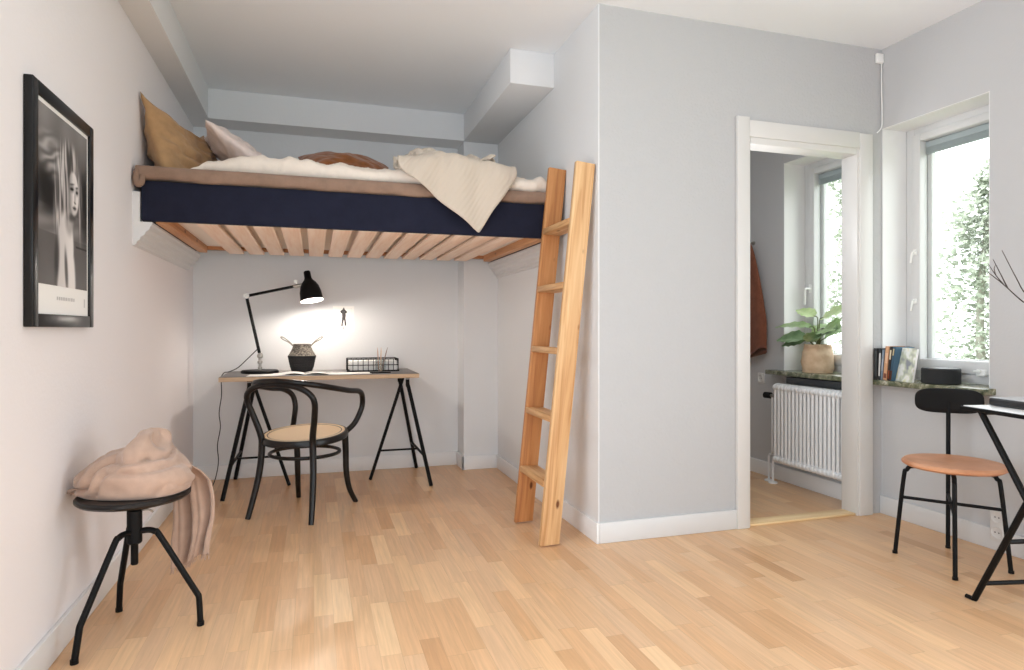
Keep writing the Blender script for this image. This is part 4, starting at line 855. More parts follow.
E3 = Vector((-.135, ly-.03, 1.352))
MB().tube([E2, E3], .0095, 10, 1).build('upper_arm', M_black, lamp)
kn = MB().tube([E3, Vector((-.085, ly-.033, 1.362)), Vector((-.045, ly-.035, 1.372))], .0125, 12, 3)
kn.tube([Vector((-.12, ly-.05, 1.385)), Vector((-.12, ly-.015, 1.385))], .013, 14, 1)
kn.build('bracket', M_chrome, lamp)
# shade, axis tilted a little
sh_c = Vector((-.038, ly-.04, 1.402))
axis_ = Vector((.17, -.16, -1)).normalized()
SM = frame(sh_c, Vector((1, 0, .17)), axis_.cross(Vector((1, 0, .17))))   # local z = ex x ey
if (SM.to_3x3() @ Vector((0, 0, 1))).dot(axis_) < 0: SM = SM @ Matrix.Rotation(PI, 4, 'X')
outer = [(.0, -.062), (.018, -.060), (.023, -.052), (.024, -.01), (.030, .004), (.045, .02), (.062, .05), (.072, .09), (.0755, .135), (.076, .15)]
inner = [(.0735, .15), (.073, .135), (.069, .09), (.059, .052), (.042, .024), (.024, .012)]
MB().lathe(outer, 40, SM, False).build('shade', M_black, lamp)
MB().lathe([(.076, .15)] + inner + [(.0, .012)], 40, SM, False).build('shade_lining', mat('white_enamel', lin(245, 243, 238), .45), lamp)
MB().lathe([(0, .02), (.014, .024), (.02, .04), (.03, .075), (.031, .095), (.024, .118), (0, .127)], 20, SM).build('bulb', mat('lit_bulb', lin(255, 250, 240), .4, emit=((1, .9, .78, 1), 14.0)), lamp)
bulb_pos = SM @ Vector((0, 0, .139))
# cable down over the desk end
cab = MB().tube([(lx-.01, ly+.01, .93), (-.43, ly+.03, .86), (-.49, ly, .80), (-.54, ly-.04, .775), (-.572, ly-.05, .768), (-.588, ly-.05, .73), (-.588, ly-.04, .62), (-.605, ly-.02, .5), (-.60, ly, .40), (-.618, ly+.0, .28), (-.615, ly+.02, .16), (-.63, ly-.05, .05), (-.655, ly-.22, .006), (-.69, ly-.5, .005)], .0032, 6, 6)
cab.build('power_cord', M_black, lamp)

# ------------------------------------------------------------------ things on the desk
vase = thing('woven_basket', 'two tone woven belly basket with wire handles on the desk', 'basket', (-.079, 4.64, .7605))
vx, vy, vz = -.079, 4.64, .7605
M_wire = mat('dark_wire', lin(116, 110, 100), .6)
M_bask_b = mat('black_woven_fibre', lin(34, 33, 35), .85)
add_bump(M_bask_b, 60, .8, .006, 2, 'Object', (1, 1, 4))
M_bask_t = mat('speckled_woven_fibre', lin(110, 104, 96), .85)
noise_colour(M_bask_t, [(.35, lin(70, 66, 62)), (.65, lin(158, 150, 138))], 75, 2, (1, 1, 2))
add_bump(M_bask_t, 70, .8, .006, 2, 'Object', (1, 1, 4))
def wob(prof, n):  # fine coil rings
    out = []
    for i in range(len(prof)-1):
        (r0, z0), (r1, z1) = prof[i], prof[i+1]
        for k in range(n):
            t = k/n; out.append((r0+(r1-r0)*t + .0014*math.sin((z0+(z1-z0)*t)*700), z0+(z1-z0)*t))
    return out + [prof[-1]]
MB().lathe([(0, 0), (.062, 0)] + wob([(.066, .004), (.078, .04), (.088, .085), (.0925, .108), (.094, .116)], 8) + [(.088, .118)], 40, TR(vx, vy, vz), False).build('basket_body', M_bask_b, vase)
MB().lathe(wob([(.0925, .114), (.084, .128), (.070, .152), (.060, .178), (.058, .196)], 8) + [(.053, .197), (.054, .18), (.062, .156)], 40, TR(vx, vy, vz), False).build('basket_collar', M_bask_t, vase)
for sx in (-1, 1):
    c0 = Vector((vx+sx*.055, vy-.01, vz+.18))
    e = [c0, c0+Vector((sx*.03, -.012, .028)), c0+Vector((sx*.066, -.018, .048)), c0+Vector((sx*.082, -.004, .064)), c0+Vector((sx*.066, .012, .062)), c0+Vector((sx*.03, .014, .034)), c0+Vector((0, .02, .002))]
    MB().tube(e, .0034, 6, 5).build('handle', M_wire, vase)
# open magazine
mg = thing('open_magazine', 'open magazine lying in front of the woven basket', 'magazine', (-.06, 4.455, .7605), R(2))
def page(sx):
    def fn(u, v):
        return (sx*u*.2, (v-.5)*.23, .003 + .012*math.sin(min(1, u*1.25)*PI)*(1-u*.4) + .002*(1-u))
    return fn
M_page = mat('printed_page', lin(238, 236, 232), .5)
noise_colour(M_page, [(.46, lin(60, 60, 62)), (.53, lin(240, 239, 236))], 7, 1)
M_paper = mat('white_paper', lin(244, 243, 240), .6)
for sx, mm in ((-1, M_paper), (1, M_page)):
    g = MB().grid(page(sx), 14, 6)
    if sx < 0: g.f = [f[::-1] for f in g.f]
    g.add([(0, -.115, 0), (sx*.2, -.115, 0), (sx*.2, .115, 0), (0, .115, 0), (0, -.115, .003), (sx*.2, -.115, .003), (sx*.2, .115, .003), (0, .115, .003)], [(0, 1, 2, 3), (0, 1, 5, 4), (1, 2, 6, 5), (2, 3, 7, 6), (3, 0, 4, 7)])
    g.build('page', mm, mg, world=False)
for x, y, rz, lab in ((.24, 4.46, 4, 'white paper sheet on the desk between magazine and wire basket'), (-.28, 4.42, -3, 'white paper sheet on the desk in front of the lamp base')):
    sh = MB().box(-.125, .125, -.09, .09, .7606, .7616)
    Mx = TR(x, y, 0) @ Matrix.Rotation(R(rz), 4, 'Z'); sh.v = [Mx @ v for v in sh.v]
    setp(sh.build('paper_sheet', M_paper), lab, 'paper', 'paper sheets on the desk')
# wire basket tray
wb = thing('wire_basket', 'low black wire basket holding white papers on the desk', 'basket', (.40, 4.70, .7605))
b = MB(); x0, x1, y0, y1, z0, z1 = .225, .575, 4.60, 4.80, .764, .848
for z in (z0, (z0+z1)/2, z1):
    b.tube([(x0, y0, z), (x1, y0, z), (x1, y1, z), (x0, y1, z)], .0026 if z < z1 else .0034, 6, 1, True)
for k in range(11):
    x = x0 + (x1-x0)*k/10
    b.tube([(x, y0, z1), (x, y0, z0), (x, y1, z0), (x, y1, z1)], .0022, 6, 1)
for k in range(1, 6):
    y = y0 + (y1-y0)*k/6
    b.tube([(x0, y, z1), (x0, y, z0), (x1, y, z0), (x1, y, z1)], .0022, 6, 1)
b.build('wire_frame', M_black, wb)
b = MB(); b.box(x0-.006, x1+.006, y0-.004, y0+.004, z0-.0035, z0+.006, .001)
b.build('bottom_rail', M_black, wb)
o = MB().box(.24, .565, 4.615, 4.785, .7685, .835, .002).build('paper_pile', M_paper)
setp(o, 'pile of white papers inside the black wire basket', 'papers')
M_tumbler = M_glass.copy(); M_tumbler.name = 'tumbler_glass'
for n_ in M_tumbler.node_tree.nodes:
    if n_.type == 'FRESNEL': n_.inputs['IOR'].default_value = 1.5
    if n_.type == 'BSDF_TRANSPARENT': n_.inputs['Color'].default_value = (.86, .88, .88, 1)
# glass with pencils
gx, gy = .44, 4.50
gl = MB().lathe([(0, .7606), (.028, .7606), (.0345, .764), (.036, .85), (.0335, .85), (.032, .768), (0, .766)], 28, TR(gx, gy, 0)).build('drinking_glass', M_tumbler)
setp(gl, 'clear glass holding pencils in front of the wire basket', 'glass')
pm = mat('pencil_paint', lin(206, 170, 150), .5)
for dx, dy, tx, ty, lab, mcol in ((-.01, .004, -.022, .0, 'pinkish pencil standing upright in the glass', pm), (.006, -.004, .05, .01, 'grey pencil tilted against the rim of the glass', mat('pencil_grey', lin(150, 128, 118), .5)), (.002, .008, .006, .02, 'pale wooden pencil standing in the glass', mat('pencil_wood', lin(222, 190, 160), .5))):
    setp(MB().tube([(gx+dx, gy+dy, .768), (gx+tx*.8+dx*.2, gy+ty, .768+.135), (gx+tx, gy+ty*1.1, .768+.165)], [.0034, .0034, .0008], 6, 1).build('pencil', mcol), lab, 'pencil', 'pencils in the glass')
o = MB().box(.36, .50, 4.405, 4.417, .7606, .769, .003).build('pen', M_black); setp(o, 'black pen lying at the foot of the glass', 'pen')

# small poster on the back wall
po = thing('wall_poster', 'small white poster with a dark standing figure above the desk', 'poster', (.21, YB-.004, 1.04))
MB().box(.134, .286, YB-.003, YB, 1.037, 1.231).build('sheet', M_paper, po)
def flatpoly(pts, y, t=.0006):
    m = MB(); n = len(pts)
    m.add([(p[0], y, p[1]) for p in pts] + [(p[0], y+t, p[1]) for p in pts], [tuple(range(n))] + [(i, (i+1) % n, n+(i+1) % n, n+i) for i in range(n)])
    return m
M_ink = mat('charcoal_ink', lin(70, 66, 66), .7)
fig = [(.203, 1.205), (.208, 1.217), (.214, 1.219), (.219, 1.205), (.228, 1.196), (.236, 1.188), (.232, 1.178), (.224, 1.176), (.226, 1.16), (.223, 1.14), (.229, 1.105), (.228, 1.083), (.219, 1.086), (.216, 1.12), (.212, 1.13), (.206, 1.105), (.203, 1.082), (.193, 1.081), (.197, 1.115), (.2, 1.15), (.199, 1.175), (.19, 1.18), (.186, 1.19), (.195, 1.2)]
flatpoly(fig, YB-.0037).build('figure_print', M_ink, po, smooth=False)
flatpoly([(.203, 1.062), (.216, 1.062), (.216, 1.072), (.203, 1.072)], YB-.0037).build('small_mark', mat('grey_ink', lin(170, 168, 168), .7), po, smooth=False)
bd = MB()
for a in ((.15, .2705, 1.213, 1.2138), (.15, .1508, 1.09, 1.2138), (.2697, .2705, 1.09, 1.2138)):
    bd.add([(a[0], YB-.0034, a[2]), (a[1], YB-.0034, a[2]), (a[1], YB-.0034, a[3]), (a[0], YB-.0034, a[3])], [(0, 1, 2, 3)])
bd.build('border_line', mat('pale_grey_ink', lin(205, 205, 206), .7), po, smooth=False)

# ------------------------------------------------------------------ framed portrait on the left wall
pf = thing('framed_portrait', 'black framed monochrome portrait of a woman with long fair hair', 'picture', (XL, 2.46, 1.066))
y0, y1, z0, z1 = 2.186, 2.722, 1.066, 1.800
M_frame = mat('black_gloss_frame', lin(14, 14, 15), .3, spec=.35)
b = MB(); fw = .040; xa, xb = XL+.001, XL+.026
b.box(xa, xb, y0, y0+fw, z0, z1, .003); b.box(xa, xb, y1-fw, y1, z0, z1, .003)
b.box(xa, xb, y0+fw, y1-fw, z1-fw, z1, .003); b.box(xa, xb, y0+fw, y1-fw, z0, z0+fw, .003)
b.build('frame', M_frame, pf)
MB().box(xa, XL+.018, y0+fw, y1-fw, z0+fw, z1-fw).build('white_mount', M_paper, pf)
# monochrome print: a plain generic portrait painted as grey values on a fine grid
def sm(a, b, x):
    t = max(0, min(1, (x-a)/(b-a))); return t*t*(3-2*t)
def ell(u, v, cu, cv, ru, rv, rot=0, soft=.25):
    x, y = u-cu, v-cv; c_, s_2 = math.cos(rot), math.sin(rot)
    x, y = (x*c_+y*s_2)/ru, (-x*s_2+y*c_)/rv
    return 1 - sm(1-soft, 1+soft, math.sqrt(x*x+y*y))
def portrait(u, v):          # u across, v down, both 0..1 -> grey
    n1 = noise.noise(Vector((u*4, v*4, 0))); n2 = noise.noise(Vector((u*22, v*4, 7)))
    g = .30 + .07*n1 + .10*sm(.35, 0, v)
    if v > .55: g = .36 + .05*n1 + .05*math.sin(u*9+v*60)*(v < .70)   # boards behind
    if v > .70: g = .27 + .03*n1
    g += (.06 - g)*ell(u, v, .22, .44, .26, .15, 0, .5)*.95    # dark hollow beside the hair
    g += (.08 - g)*ell(u, v, .95, .46, .14, .22, 0, .5)*.85
    strand = .5 + .5*math.sin((u*1.1 - v*.35 + .25*u*v)*62 + 4*n2)
    wind = .5 + .5*math.sin((v*1.4 + u*.35)*60 + 4*noise.noise(Vector((u*5, v*14, 2))))
    hl = ell(u, v, .30, .27, .30, .11, .12, .55)
    g += ((.30 + .36*wind) - g)*hl*.75                         # hair blown sideways
    hair = max(ell(u, v, .56, .27, .21, .15, -.2, .3), ell(u, v, .42, .44, .12, .25, .10, .5), ell(u, v, .83, .46, .05, .22, -.08, .5)*.8)
    g += ((.28 + .46*strand) - g)*hair*.92
    g += (.07 - g)*ell(u, v, .60, .23, .05, .09, -.3, .7)*.75
    back = max(ell(u, v, .52, .78, .17, .24, .1, .14), ell(u, v, .54, .98, .19, .30, 0, .14))
    g += ((.70 + .12*sm(.35, .7, u)) - g)*back
    g += (.12 - g)*ell(u, v, .345, .84, .045, .13, .1, .6)*.85
    g += (.10 - g)*ell(u, v, .535, .90, .030, .12, -.15, .6)*.8
    g += (.55 - g)*ell(u, v, .60, .585, .09, .09, .2, .4)*.85  # neck
    g += (.16 - g)*ell(u, v, .66, .56, .09, .025, -.1, .7)*.7  # shade under the jaw
    face = ell(u, v, .69, .41, .115, .135, -.16, .10)
    tone = .80 - .34*sm(.70, .58, u) - .10*sm(.47, .54, v)
    g += (tone - g)*face
    g += ((.24 + .40*strand) - g)*ell(u, v, .555, .40, .05, .17, -.05, .5)*.95
    for eu, ev, ru in ((.655, .385, .034), (.765, .392, .022)):
        g += (.34 - g)*ell(u, v, eu, ev-.004, ru*1.25, .020, -.1, .9)*face*.8
        g += (.07 - g)*ell(u, v, eu, ev, ru, .0085, -.08, .6)*face
        g += (.24 - g)*ell(u, v, eu, ev-.030, ru*1.35, .006, -.15, .7)*face*.9
    g += (.56 - g)*ell(u, v, .722, .425, .014, .045, .12, .9)*face*.8
    g += (.26 - g)*ell(u, v, .722, .462, .020, .006, .1, .8)*face*.8
    g += (.34 - g)*ell(u, v, .712, .497, .034, .012, -.05, .7)*face
    g += (.16 - g)*ell(u, v, .712, .496, .034, .0035, -.05, .7)*face
    if abs(v-.735) < .006 and u > .74: g *= .3
    return max(.012, min(.85, g*g*1.1 + g*.10))
iy0, iy1, iz0, iz1 = y0+fw+.012, y1-fw-.012, z0+fw+.092, z1-fw-.014
gr = MB(); nu, nv = 120, 170
gr.grid(lambda u, v: (XL+.0188, iy0+(iy1-iy0)*u, iz1-(iz1-iz0)*v), nu, nv)
M_print = mat('monochrome_print', (.5, .5, .5, 1), .5, spec=.2)
po_ = gr.build('portrait_print', M_print, pf, smooth=False)
ca = po_.data.color_attributes.new('tone', 'FLOAT_COLOR', 'POINT')
for j in range(nv):
    for i in range(nu):
        g = portrait(i/(nu-1), j/(nv-1)); ca.data[j*nu+i].color = (g*1.02, g*.97, g*.95, 1)
at = N(M_print, 'ShaderNodeAttribute'); at.attribute_name = 'tone'; LK(M_print, at.outputs['Color'], bsdf(M_print).inputs['Base Color'])
# faint illegible lines of small print on the strip below
M_faint = mat('faint_grey_ink', lin(196, 194, 192), .6)
tx = MB(); rnd = random.Random(3)
y = iy0 + .15
while y < iy1 - .12:
    l_ = rnd.uniform(.010, .018); tx.add([(XL+.0184, y, z0+fw+.047), (XL+.0184, y+l_, z0+fw+.047), (XL+.0184, y+l_, z0+fw+.058), (XL+.0184, y, z0+fw+.058)], [(0, 1, 2, 3)]); y += l_ + .005
tx.build('small_print', M_faint, pf, smooth=False)
tx = MB(); tx.add([(XL+.0184, iy1-.03, z0+fw+.03), (XL+.0184, iy1-.02, z0+fw+.03), (XL+.0184, iy1-.02, z0+fw+.06), (XL+.0184, iy1-.03, z0+fw+.06)], [(0, 1, 2, 3)])
tx.build('printed_emblem', M_faint, pf, smooth=False)

# ------------------------------------------------------------------ stool with scarf
SX, SY = -.60, 2.53
stl = thing('swivel_stool', 'black metal swivel stool beside the portrait wall', 'stool', (SX, SY, 0))
MB().lathe([(0, .462), (.150, .462), (.170, .468), (.178, .476), (.178, .484), (.172, .490), (.15, .4905), (0, .486)], 48, TR(SX, SY, 0)).build('seat', M_blackwood, stl)
MB().lathe([(.012, .463), (.012, .24), (.010, .236), (0, .236)], 16, TR(SX, SY, 0)).build('screw_spindle', M_black, stl)
MB().lathe([(.02, .43), (.024, .425), (.024, .315), (.02, .31), (.012, .31), (.012, .43)], 20, TR(SX, SY, 0), False).build('collar', M_black, stl)
MB().tube([(SX+.02, SY, .425), (SX+.045, SY-.012, .428), (SX+.06, SY-.01, .418)], .0035, 6, 3).build('locking_pin', M_chrome, stl)
for fx, fy in ((-.725, 2.345), (-.699, 2.7303), (-.388, 2.518)):
    dx, dy = fx-SX, fy-SY; l_ = math.hypot(dx, dy); ux, uy = dx/l_, dy/l_
    pts = [(SX+ux*r, SY+uy*r, z) for r, z in ((.016, .352), (.045, .354), (.065, .347), (.082, .328), (.19, .135), (.203, .112), (.2075, .095), (l_, .004))]
    lg = MB().tube(pts, .0105, 10, 4); lg.tube([(fx, fy, .0), (fx, fy, .014)], .0125, 10, 1)
    lg.build('leg', M_black, stl)
RV, FV = Vector((.955, -.296, 0)), Vector((.296, .955, 0))
def spt(r, f, z): return Vector((SX, SY, 0)) + RV*r + FV*f + Vector((0, 0, z))
def interp(xs, x):
    for (x0, y0_), (x1, y1_) in zip(xs, xs[1:]):
        if x <= x1:
            t = max(0, (x-x0)/(x1-x0)); t = t*t*(3-2*t); return y0_+(y1_-y0_)*t
    return xs[-1][1]
env = [(-.18, .06), (-.15, .112), (-.105, .132), (-.03, .138), (.0, .165), (.03, .205), (.062, .208), (.092, .150), (.14, .115), (.18, .08)]
nt_, nz_ = 120, 46
def mound(u, v):
    """heap of wrapped wool: v runs from the bottom edge on the seat up to the crest"""
    th = 2*PI*u
    c_, s2 = math.cos(th), math.sin(th)
    rho = max(0.0, math.cos(v*PI/2))**.62
    ox = .168*math.copysign(abs(c_)**.8, c_); oy = .135*math.copysign(abs(s2)**.8, s2) + .012
    bulge = 1 + .08*math.sin(v*PI*1.6)
    x = ox*rho*bulge + .045*(1-rho)**1.5; y = oy*rho*bulge + .02*(1-rho)
    z = .4925 + interp(env, x*.98)*(math.sin(v*PI/2)**.8)*(1 - .18*max(0, -y/.15)*math.sin(v*PI))
    return spt(x, y, z)
mo = MB().grid(mound, nt_, nz_, None, True)
me_ = bpy.data.meshes.new('tmp'); me_.from_pydata([v[:] for v in mo.v], [], mo.f); me_.update()
nrm = [v.normal.copy() for v in me_.vertices]; bpy.data.meshes.remove(me_)
ctr_ = spt(0, 0, .54)
for i, v in enumerate(mo.v):
    n_ = nrm[i]
    if n_.dot(v-ctr_) < 0: n_ = -n_
    p = v - Vector((SX, SY, .49)); r_ = p.dot(RV); f_ = p.dot(FV); h_ = p.z
    wv_ = noise.noise(Vector((r_*9, f_*9, h_*9))); w2 = noise.noise(Vector((r_*20+4, f_*20, h_*20)))
    c1 = h_*13 - r_*3.0 + 18*r_*r_ + wv_*1.3 + .35                      # folds wrapped round the heap
    c2 = h_*10 + r_*15 - f_*6 + wv_*1.3 + 2.1                          # slanting folds towards the crest
    f1 = 1 - abs(math.sin(c1*PI))**.7; f2 = 1 - abs(math.sin(c2*PI*.5))**.6
    edge = min(1, h_/.02)
    mo.v[i] = v + n_*(-.036*f1*(.6+.5*wv_) - .022*f2*(.5+.6*w2) + .008*w2 + .014)*edge
mo.f.append(tuple(range(nt_))[::-1])
def tail(u, v):
    w = (u-.5)*.17
    path = [(0, .05, .05, .57), (.12, .075, .10, .58), (.22, .098, .150, .535), (.30, .112, .180, .49), (.6, .116, .190, .34), (1, .104, .186, .185)]
    for q0, q1 in zip(path, path[1:]):
        if v <= q1[0] + 1e-6:
            t = (v-q0[0])/(q1[0]-q0[0]); r0, f0, z0 = (q0[k]+(q1[k]-q0[k])*t for k in (1, 2, 3)); break
    g = min(1, v*2.5)
    fold = .020*math.sin(u*15+1.2+v*1.5) + .010*math.sin(u*31+v*3)
    ww = w*(.7+.3*g)
    z0 -= v*v*.03*math.cos(u*PI) - .012*noise.noise(Vector((u*4, v*3, 1)))*g
    return spt(r0 + ww + .006*math.sin(v*7+u*5), f0 + fold*g + .006*noise.noise(Vector((u*6, v*6, 5))) - ww*.35*(1-g*.6), z0)
TU, TV = 44, 44
tl = MB().grid(tail, TU, TV)
def flap(u, v):
    return spt(-.115 - .090*u - .01*math.sin(v*9), -.045 + .03*u + (v-.5)*.10*(1-.25*u), .505 + .012*math.sin(u*3.2) - .012*u + .004*math.sin(v*14))
FU, FW = 16, 12
fp = MB().grid(flap, FU, FW)
def thick(m, t):
    """give a sheet a back and a rim"""
    me2 = bpy.data.meshes.new('tmp'); me2.from_pydata([v[:] for v in m.v], [], m.f); me2.update()
    ns2 = [v.normal.copy() for v in me2.vertices]; k = len(m.v)
    from collections import Counter
    ec = Counter(); od = {}
    for f in m.f:
        for a_, b_ in zip(f, f[1:]+f[:1]): ec[frozenset((a_, b_))] += 1; od[frozenset((a_, b_))] = (a_, b_)
    rim = [od[e] for e, c in ec.items() if c == 1]
    m.v = m.v + [v - n_*t for v, n_ in zip(m.v, ns2)]
    m.f = m.f + [tuple(k+i for i in f[::-1]) for f in m.f] + [(b_, a_, k+a_, k+b_) for a_, b_ in rim]
    bpy.data.meshes.remove(me2)
end_pts = [tl.v[(TV-1)*TU+i] for i in range(TU)]; end_prev = [tl.v[(TV-3)*TU+i] for i in range(TU)]
fl_pts = [fp.v[j*FU+FU-1] for j in range(FW)]; fl_prev = [fp.v[j*FU+FU-3] for j in range(FW)]
thick(tl, .004); thick(fp, .004)
sc_ = MB(); sc_.add(mo.v, mo.f); sc_.add(tl.v, tl.f); sc_.add(fp.v, fp.f)
scf = sc_.build('wool_scarf', M_scarf, None, sharp=0)
setp(scf, 'beige wool scarf heaped on the black stool and hanging down', 'scarf')
rnd = random.Random(2)
for pts_, prv in ((end_pts, end_prev), (fl_pts, fl_prev)):
    fr_ = MB()
    for j_ in range(len(pts_)-1):
        for q in (0, .5):
            a_ = pts_[j_].lerp(pts_[j_+1], q); d_ = (pts_[j_]-prv[j_]).normalized()
            d_ = (d_*.8 + Vector((rnd.uniform(-.35, .35), rnd.uniform(-.35, .35), -.25)))*.022
            fr_.tube([a_, a_+d_*.6, a_+d_+Vector((rnd.uniform(-.003, .003), 0, 0))], [.0011, .0009, .0004], 4, 1)
    fr_.build('fringe', M_scarf, scf, world=False)

# ------------------------------------------------------------------ leather chair by the window
lc = thing('dining_chair', 'black metal chair with tan leather seat by the white table', 'chair', (2.76, 2.185, 0))
fA, fB, fC, fD = Vector((2.627, 2.358, 0)), Vector((2.932, 2.336, 0)), Vector((2.587, 2.029, 0)), Vector((2.889, 2.012, 0))
M_leather = mat('tan_leather', lin(205, 146, 108), .42)
noise_colour(M_leather, [(.3, lin(190, 130, 94)), (.7, lin(216, 158, 120))], 9, 4)
add_bump(M_leather, 260, .15, .002)
ctr = Vector((2.76, 2.185, 0))
MB().lathe([(0, .428), (.17, .428), (.212, .433), (.228, .442), (.229, .450), (.218, .459), (.17, .462), (.1, .459), (0, .456)], 48, TR(ctr.x+.010, ctr.y-.004, 0) @ Matrix.Diagonal((.885, .885, 1, 1))).build('seat', M_leather, lc)
def arch(a, b, name='leg'):
    d_ = (b-a).normalized(); pts = [a, a+Vector((0, 0, .02))+d_*.002, a + d_*.035 + Vector((0, 0, .36)), a + d_*.048 + Vector((0, 0, .40)), a + d_*.075 + Vector((0, 0, .42)), ctr + Vector((0, 0, .421)) - d_*.02]
    m_ = MB().tube(pts, .0095, 10, 5); m_.tube([a, a+Vector((0, 0, .012))], .0115, 10, 1)
    m_.build(name, M_black, lc)
arch(fA, fD); arch(fD, fA); arch(fC, fB)
# rear leg runs straight up and carries the backrest
m_ = MB().tube([fB, fB+Vector((.004, .002, .45)), fB+Vector((.010, .006, .71))], .0098, 10, 3); m_.tube([fB, fB+Vector((0, 0, .012))], .0115, 10, 1)
m_.build('rear_leg', M_black, lc)
MB().tube([ctr+Vector((0, 0, .421)), fB+Vector((0, 0, .421))], .0095, 10, 1).build('seat_support', M_black, lc)
za = .27
MB().tube([fA+(fD-fA)*.06+Vector((0, 0, za)), fD+(fA-fD)*.06+Vector((0, 0, za))], .0075, 8, 1).build('stretcher', M_black, lc)
MB().tube([fC+(fB-fC)*.06+Vector((0, 0, za-.008)), fB+Vector((0, 0, za-.008))], .0075, 8, 1).build('stretcher', M_black, lc)
ex = Vector((.70, -.714, 0)); bc = fB + Vector((.010, .006, .712))
pts = []
hw, hh, n_ = .140, .060, 40
for k in range(n_):
    a = 2*PI*k/n_; c_, s2 = math.cos(a), math.sin(a)
    pts.append((hw*math.copysign(abs(c_)**.55, c_), hh*math.copysign(abs(s2)**.6, s2)))
b = MB().prism(pts, .014, None, .004)
bm = bmesh.new(); me = bpy.data.meshes.new('tmp'); me.from_pydata([v[:] for v in b.v], [], b.f); bm.from_mesh(me)
bmesh.ops.triangulate(bm, faces=[f for f in bm.faces if len(f.verts) > 6])
bmesh.ops.subdivide_edges(bm, edges=[e for e in bm.edges if e.calc_length() > .08], cuts=4, use_grid_fill=False)
b = MB(); b.frombm(bm); bm.free(); bpy.data.meshes.remove(me)
FM = frame(bc - Vector((-.714, -.70, 0))*-.0, ex, (0, 0, 1))
for v in b.v: v.z -= .007 - .9*v.x*v.x     # gentle curve
b.v = [FM @ v for v in b.v]
b.build('backrest', M_black, lc, sharp=50)

# ------------------------------------------------------------------ white folding table with black frame
tC = Vector((2.447, 1.887, 0)); tA = Vector((-.2136, -.9769, 0)).normalized(); tB = Vector((.9769, -.2136, 0)).normalized()
tb = thing('folding_table', 'white topped folding table with black crossed legs beside the leather seat chair', 'table', tuple(tC + tA*.26 + tB*.3))
TM = frame(tC, tB, -tA)      # x along tB, y away from the camera, z up
def tp_(x, s, z): return tC + tB*x + tA*s + Vector((0, 0, z))
MB().box(0, .66, -.545, 0, .748, .760, .003, 2, TM).build('table_top', mat('white_laminate', lin(238, 239, 241), .3), tb)
b = MB(); e_ = .007
b.box(-e_, 0, -.545-e_, e_, .742, .757, .002, 1, TM); b.box(.66, .66+e_, -.545-e_, e_, .742, .757, .002, 1, TM)
b.box(0, .66, 0, e_, .742, .757, .002, 1, TM); b.box(0, .66, -.545-e_, -.545, .742, .757, .002, 1, TM)
b.build('edge_band', M_black, tb)
for x in (.022, .62):
    MB().tube([tp_(x, .062, .742), tp_(x, .265, .448), tp_(x, .505, .004)], .0115, 10, 1).build('leg', M_black, tb)
    l2 = MB().tube([tp_(x+.0, .419, .742), tp_(x, .265, .448), tp_(x, .03, .006)], .0115, 10, 1)
    l2.tube([tp_(x, .03, .005), tp_(x-.004, -.004, .0045)], .0095, 8, 1)
    l2.build('leg', M_black, tb)
MB().tube([tp_(.022, .075, .085), tp_(.62, .075, .085)], .009, 8, 1).build('cross_bar', M_black, tb)
MB().tube([tp_(.022, .17, .275), tp_(.62, .17, .275)], .009, 8, 1).build('cross_bar', M_black, tb)
MB().tube([tp_(.022, .064, .738), tp_(.62, .064, .738)], .009, 8, 1).build('cross_bar', M_black, tb)
lp = thing('laptop', 'closed black laptop lying on the white folding table', 'laptop', tuple(tp_(.24, .14, .76)))
MB().box(.095, .33, -.29, -.012, .7605, .790, .008, 3, TM).build('body', mat('black_plastic', lin(30, 30, 32), .3), lp)
MB().box(.097, .328, -.288, -.014, .790, .7925, .001, 1, TM).build('lid', mat('lid_reflection_grey', lin(196, 198, 202), .35), lp)  # bright reflection on the black top painted as pale grey
va = thing('vase_with_twigs', 'bare dark twigs in a vase on the folding table', 'vase', tuple(tp_(.50, .10, .76)))
vp = tp_(.50, .10, .7605)
MB().lathe([(0, 0), (.05, 0), (.062, .03), (.06, .10), (.035, .17), (.026, .2), (.03, .215), (.026, .215), (.022, .2), (.03, .17), (.052, .1), (0, .01)], 32, TR(*vp)).build('vase_body', mat('stoneware', lin(120, 112, 104), .6), va)
def twig(pts, r0, r1):
    n_ = len(pts)
    return MB().tube([Vector(p) for p in pts], [r0+(r1-r0)*i/(n_-1) for i in range(n_)], 6, 4)
m_tw = mat('dark_twig', lin(62, 50, 46), .8)
V0 = vp + Vector((0, 0, .12))
twig([V0, vp+Vector((-.03, .01, .23)), (2.72, 1.72, 1.08), (2.62, 1.74, 1.142), (2.572, 1.75, 1.165), (2.475, 1.75, 1.226), (2.395, 1.75, 1.27)], .0045, .0014).build('twig', m_tw, va)
twig([(2.475, 1.75, 1.226), (2.44, 1.755, 1.262), (2.40, 1.755, 1.305)], .0022, .001).build('twig', m_tw, va)
twig([(2.44, 1.755, 1.262), (2.425, 1.75, 1.285), (2.425, 1.745, 1.298)], .0016, .0008).build('twig', m_tw, va)
twig([(2.495, 1.75, 1.213), (2.47, 1.76, 1.27), (2.44, 1.765, 1.322)], .0024, .001).build('twig', m_tw, va)
twig([V0, vp+Vector((-.02, 0, .24)), (2.70, 1.70, 1.10), (2.592, 1.745, 1.187), (2.54, 1.75, 1.252), (2.465, 1.75, 1.355)], .004, .0012).build('twig', m_tw, va)

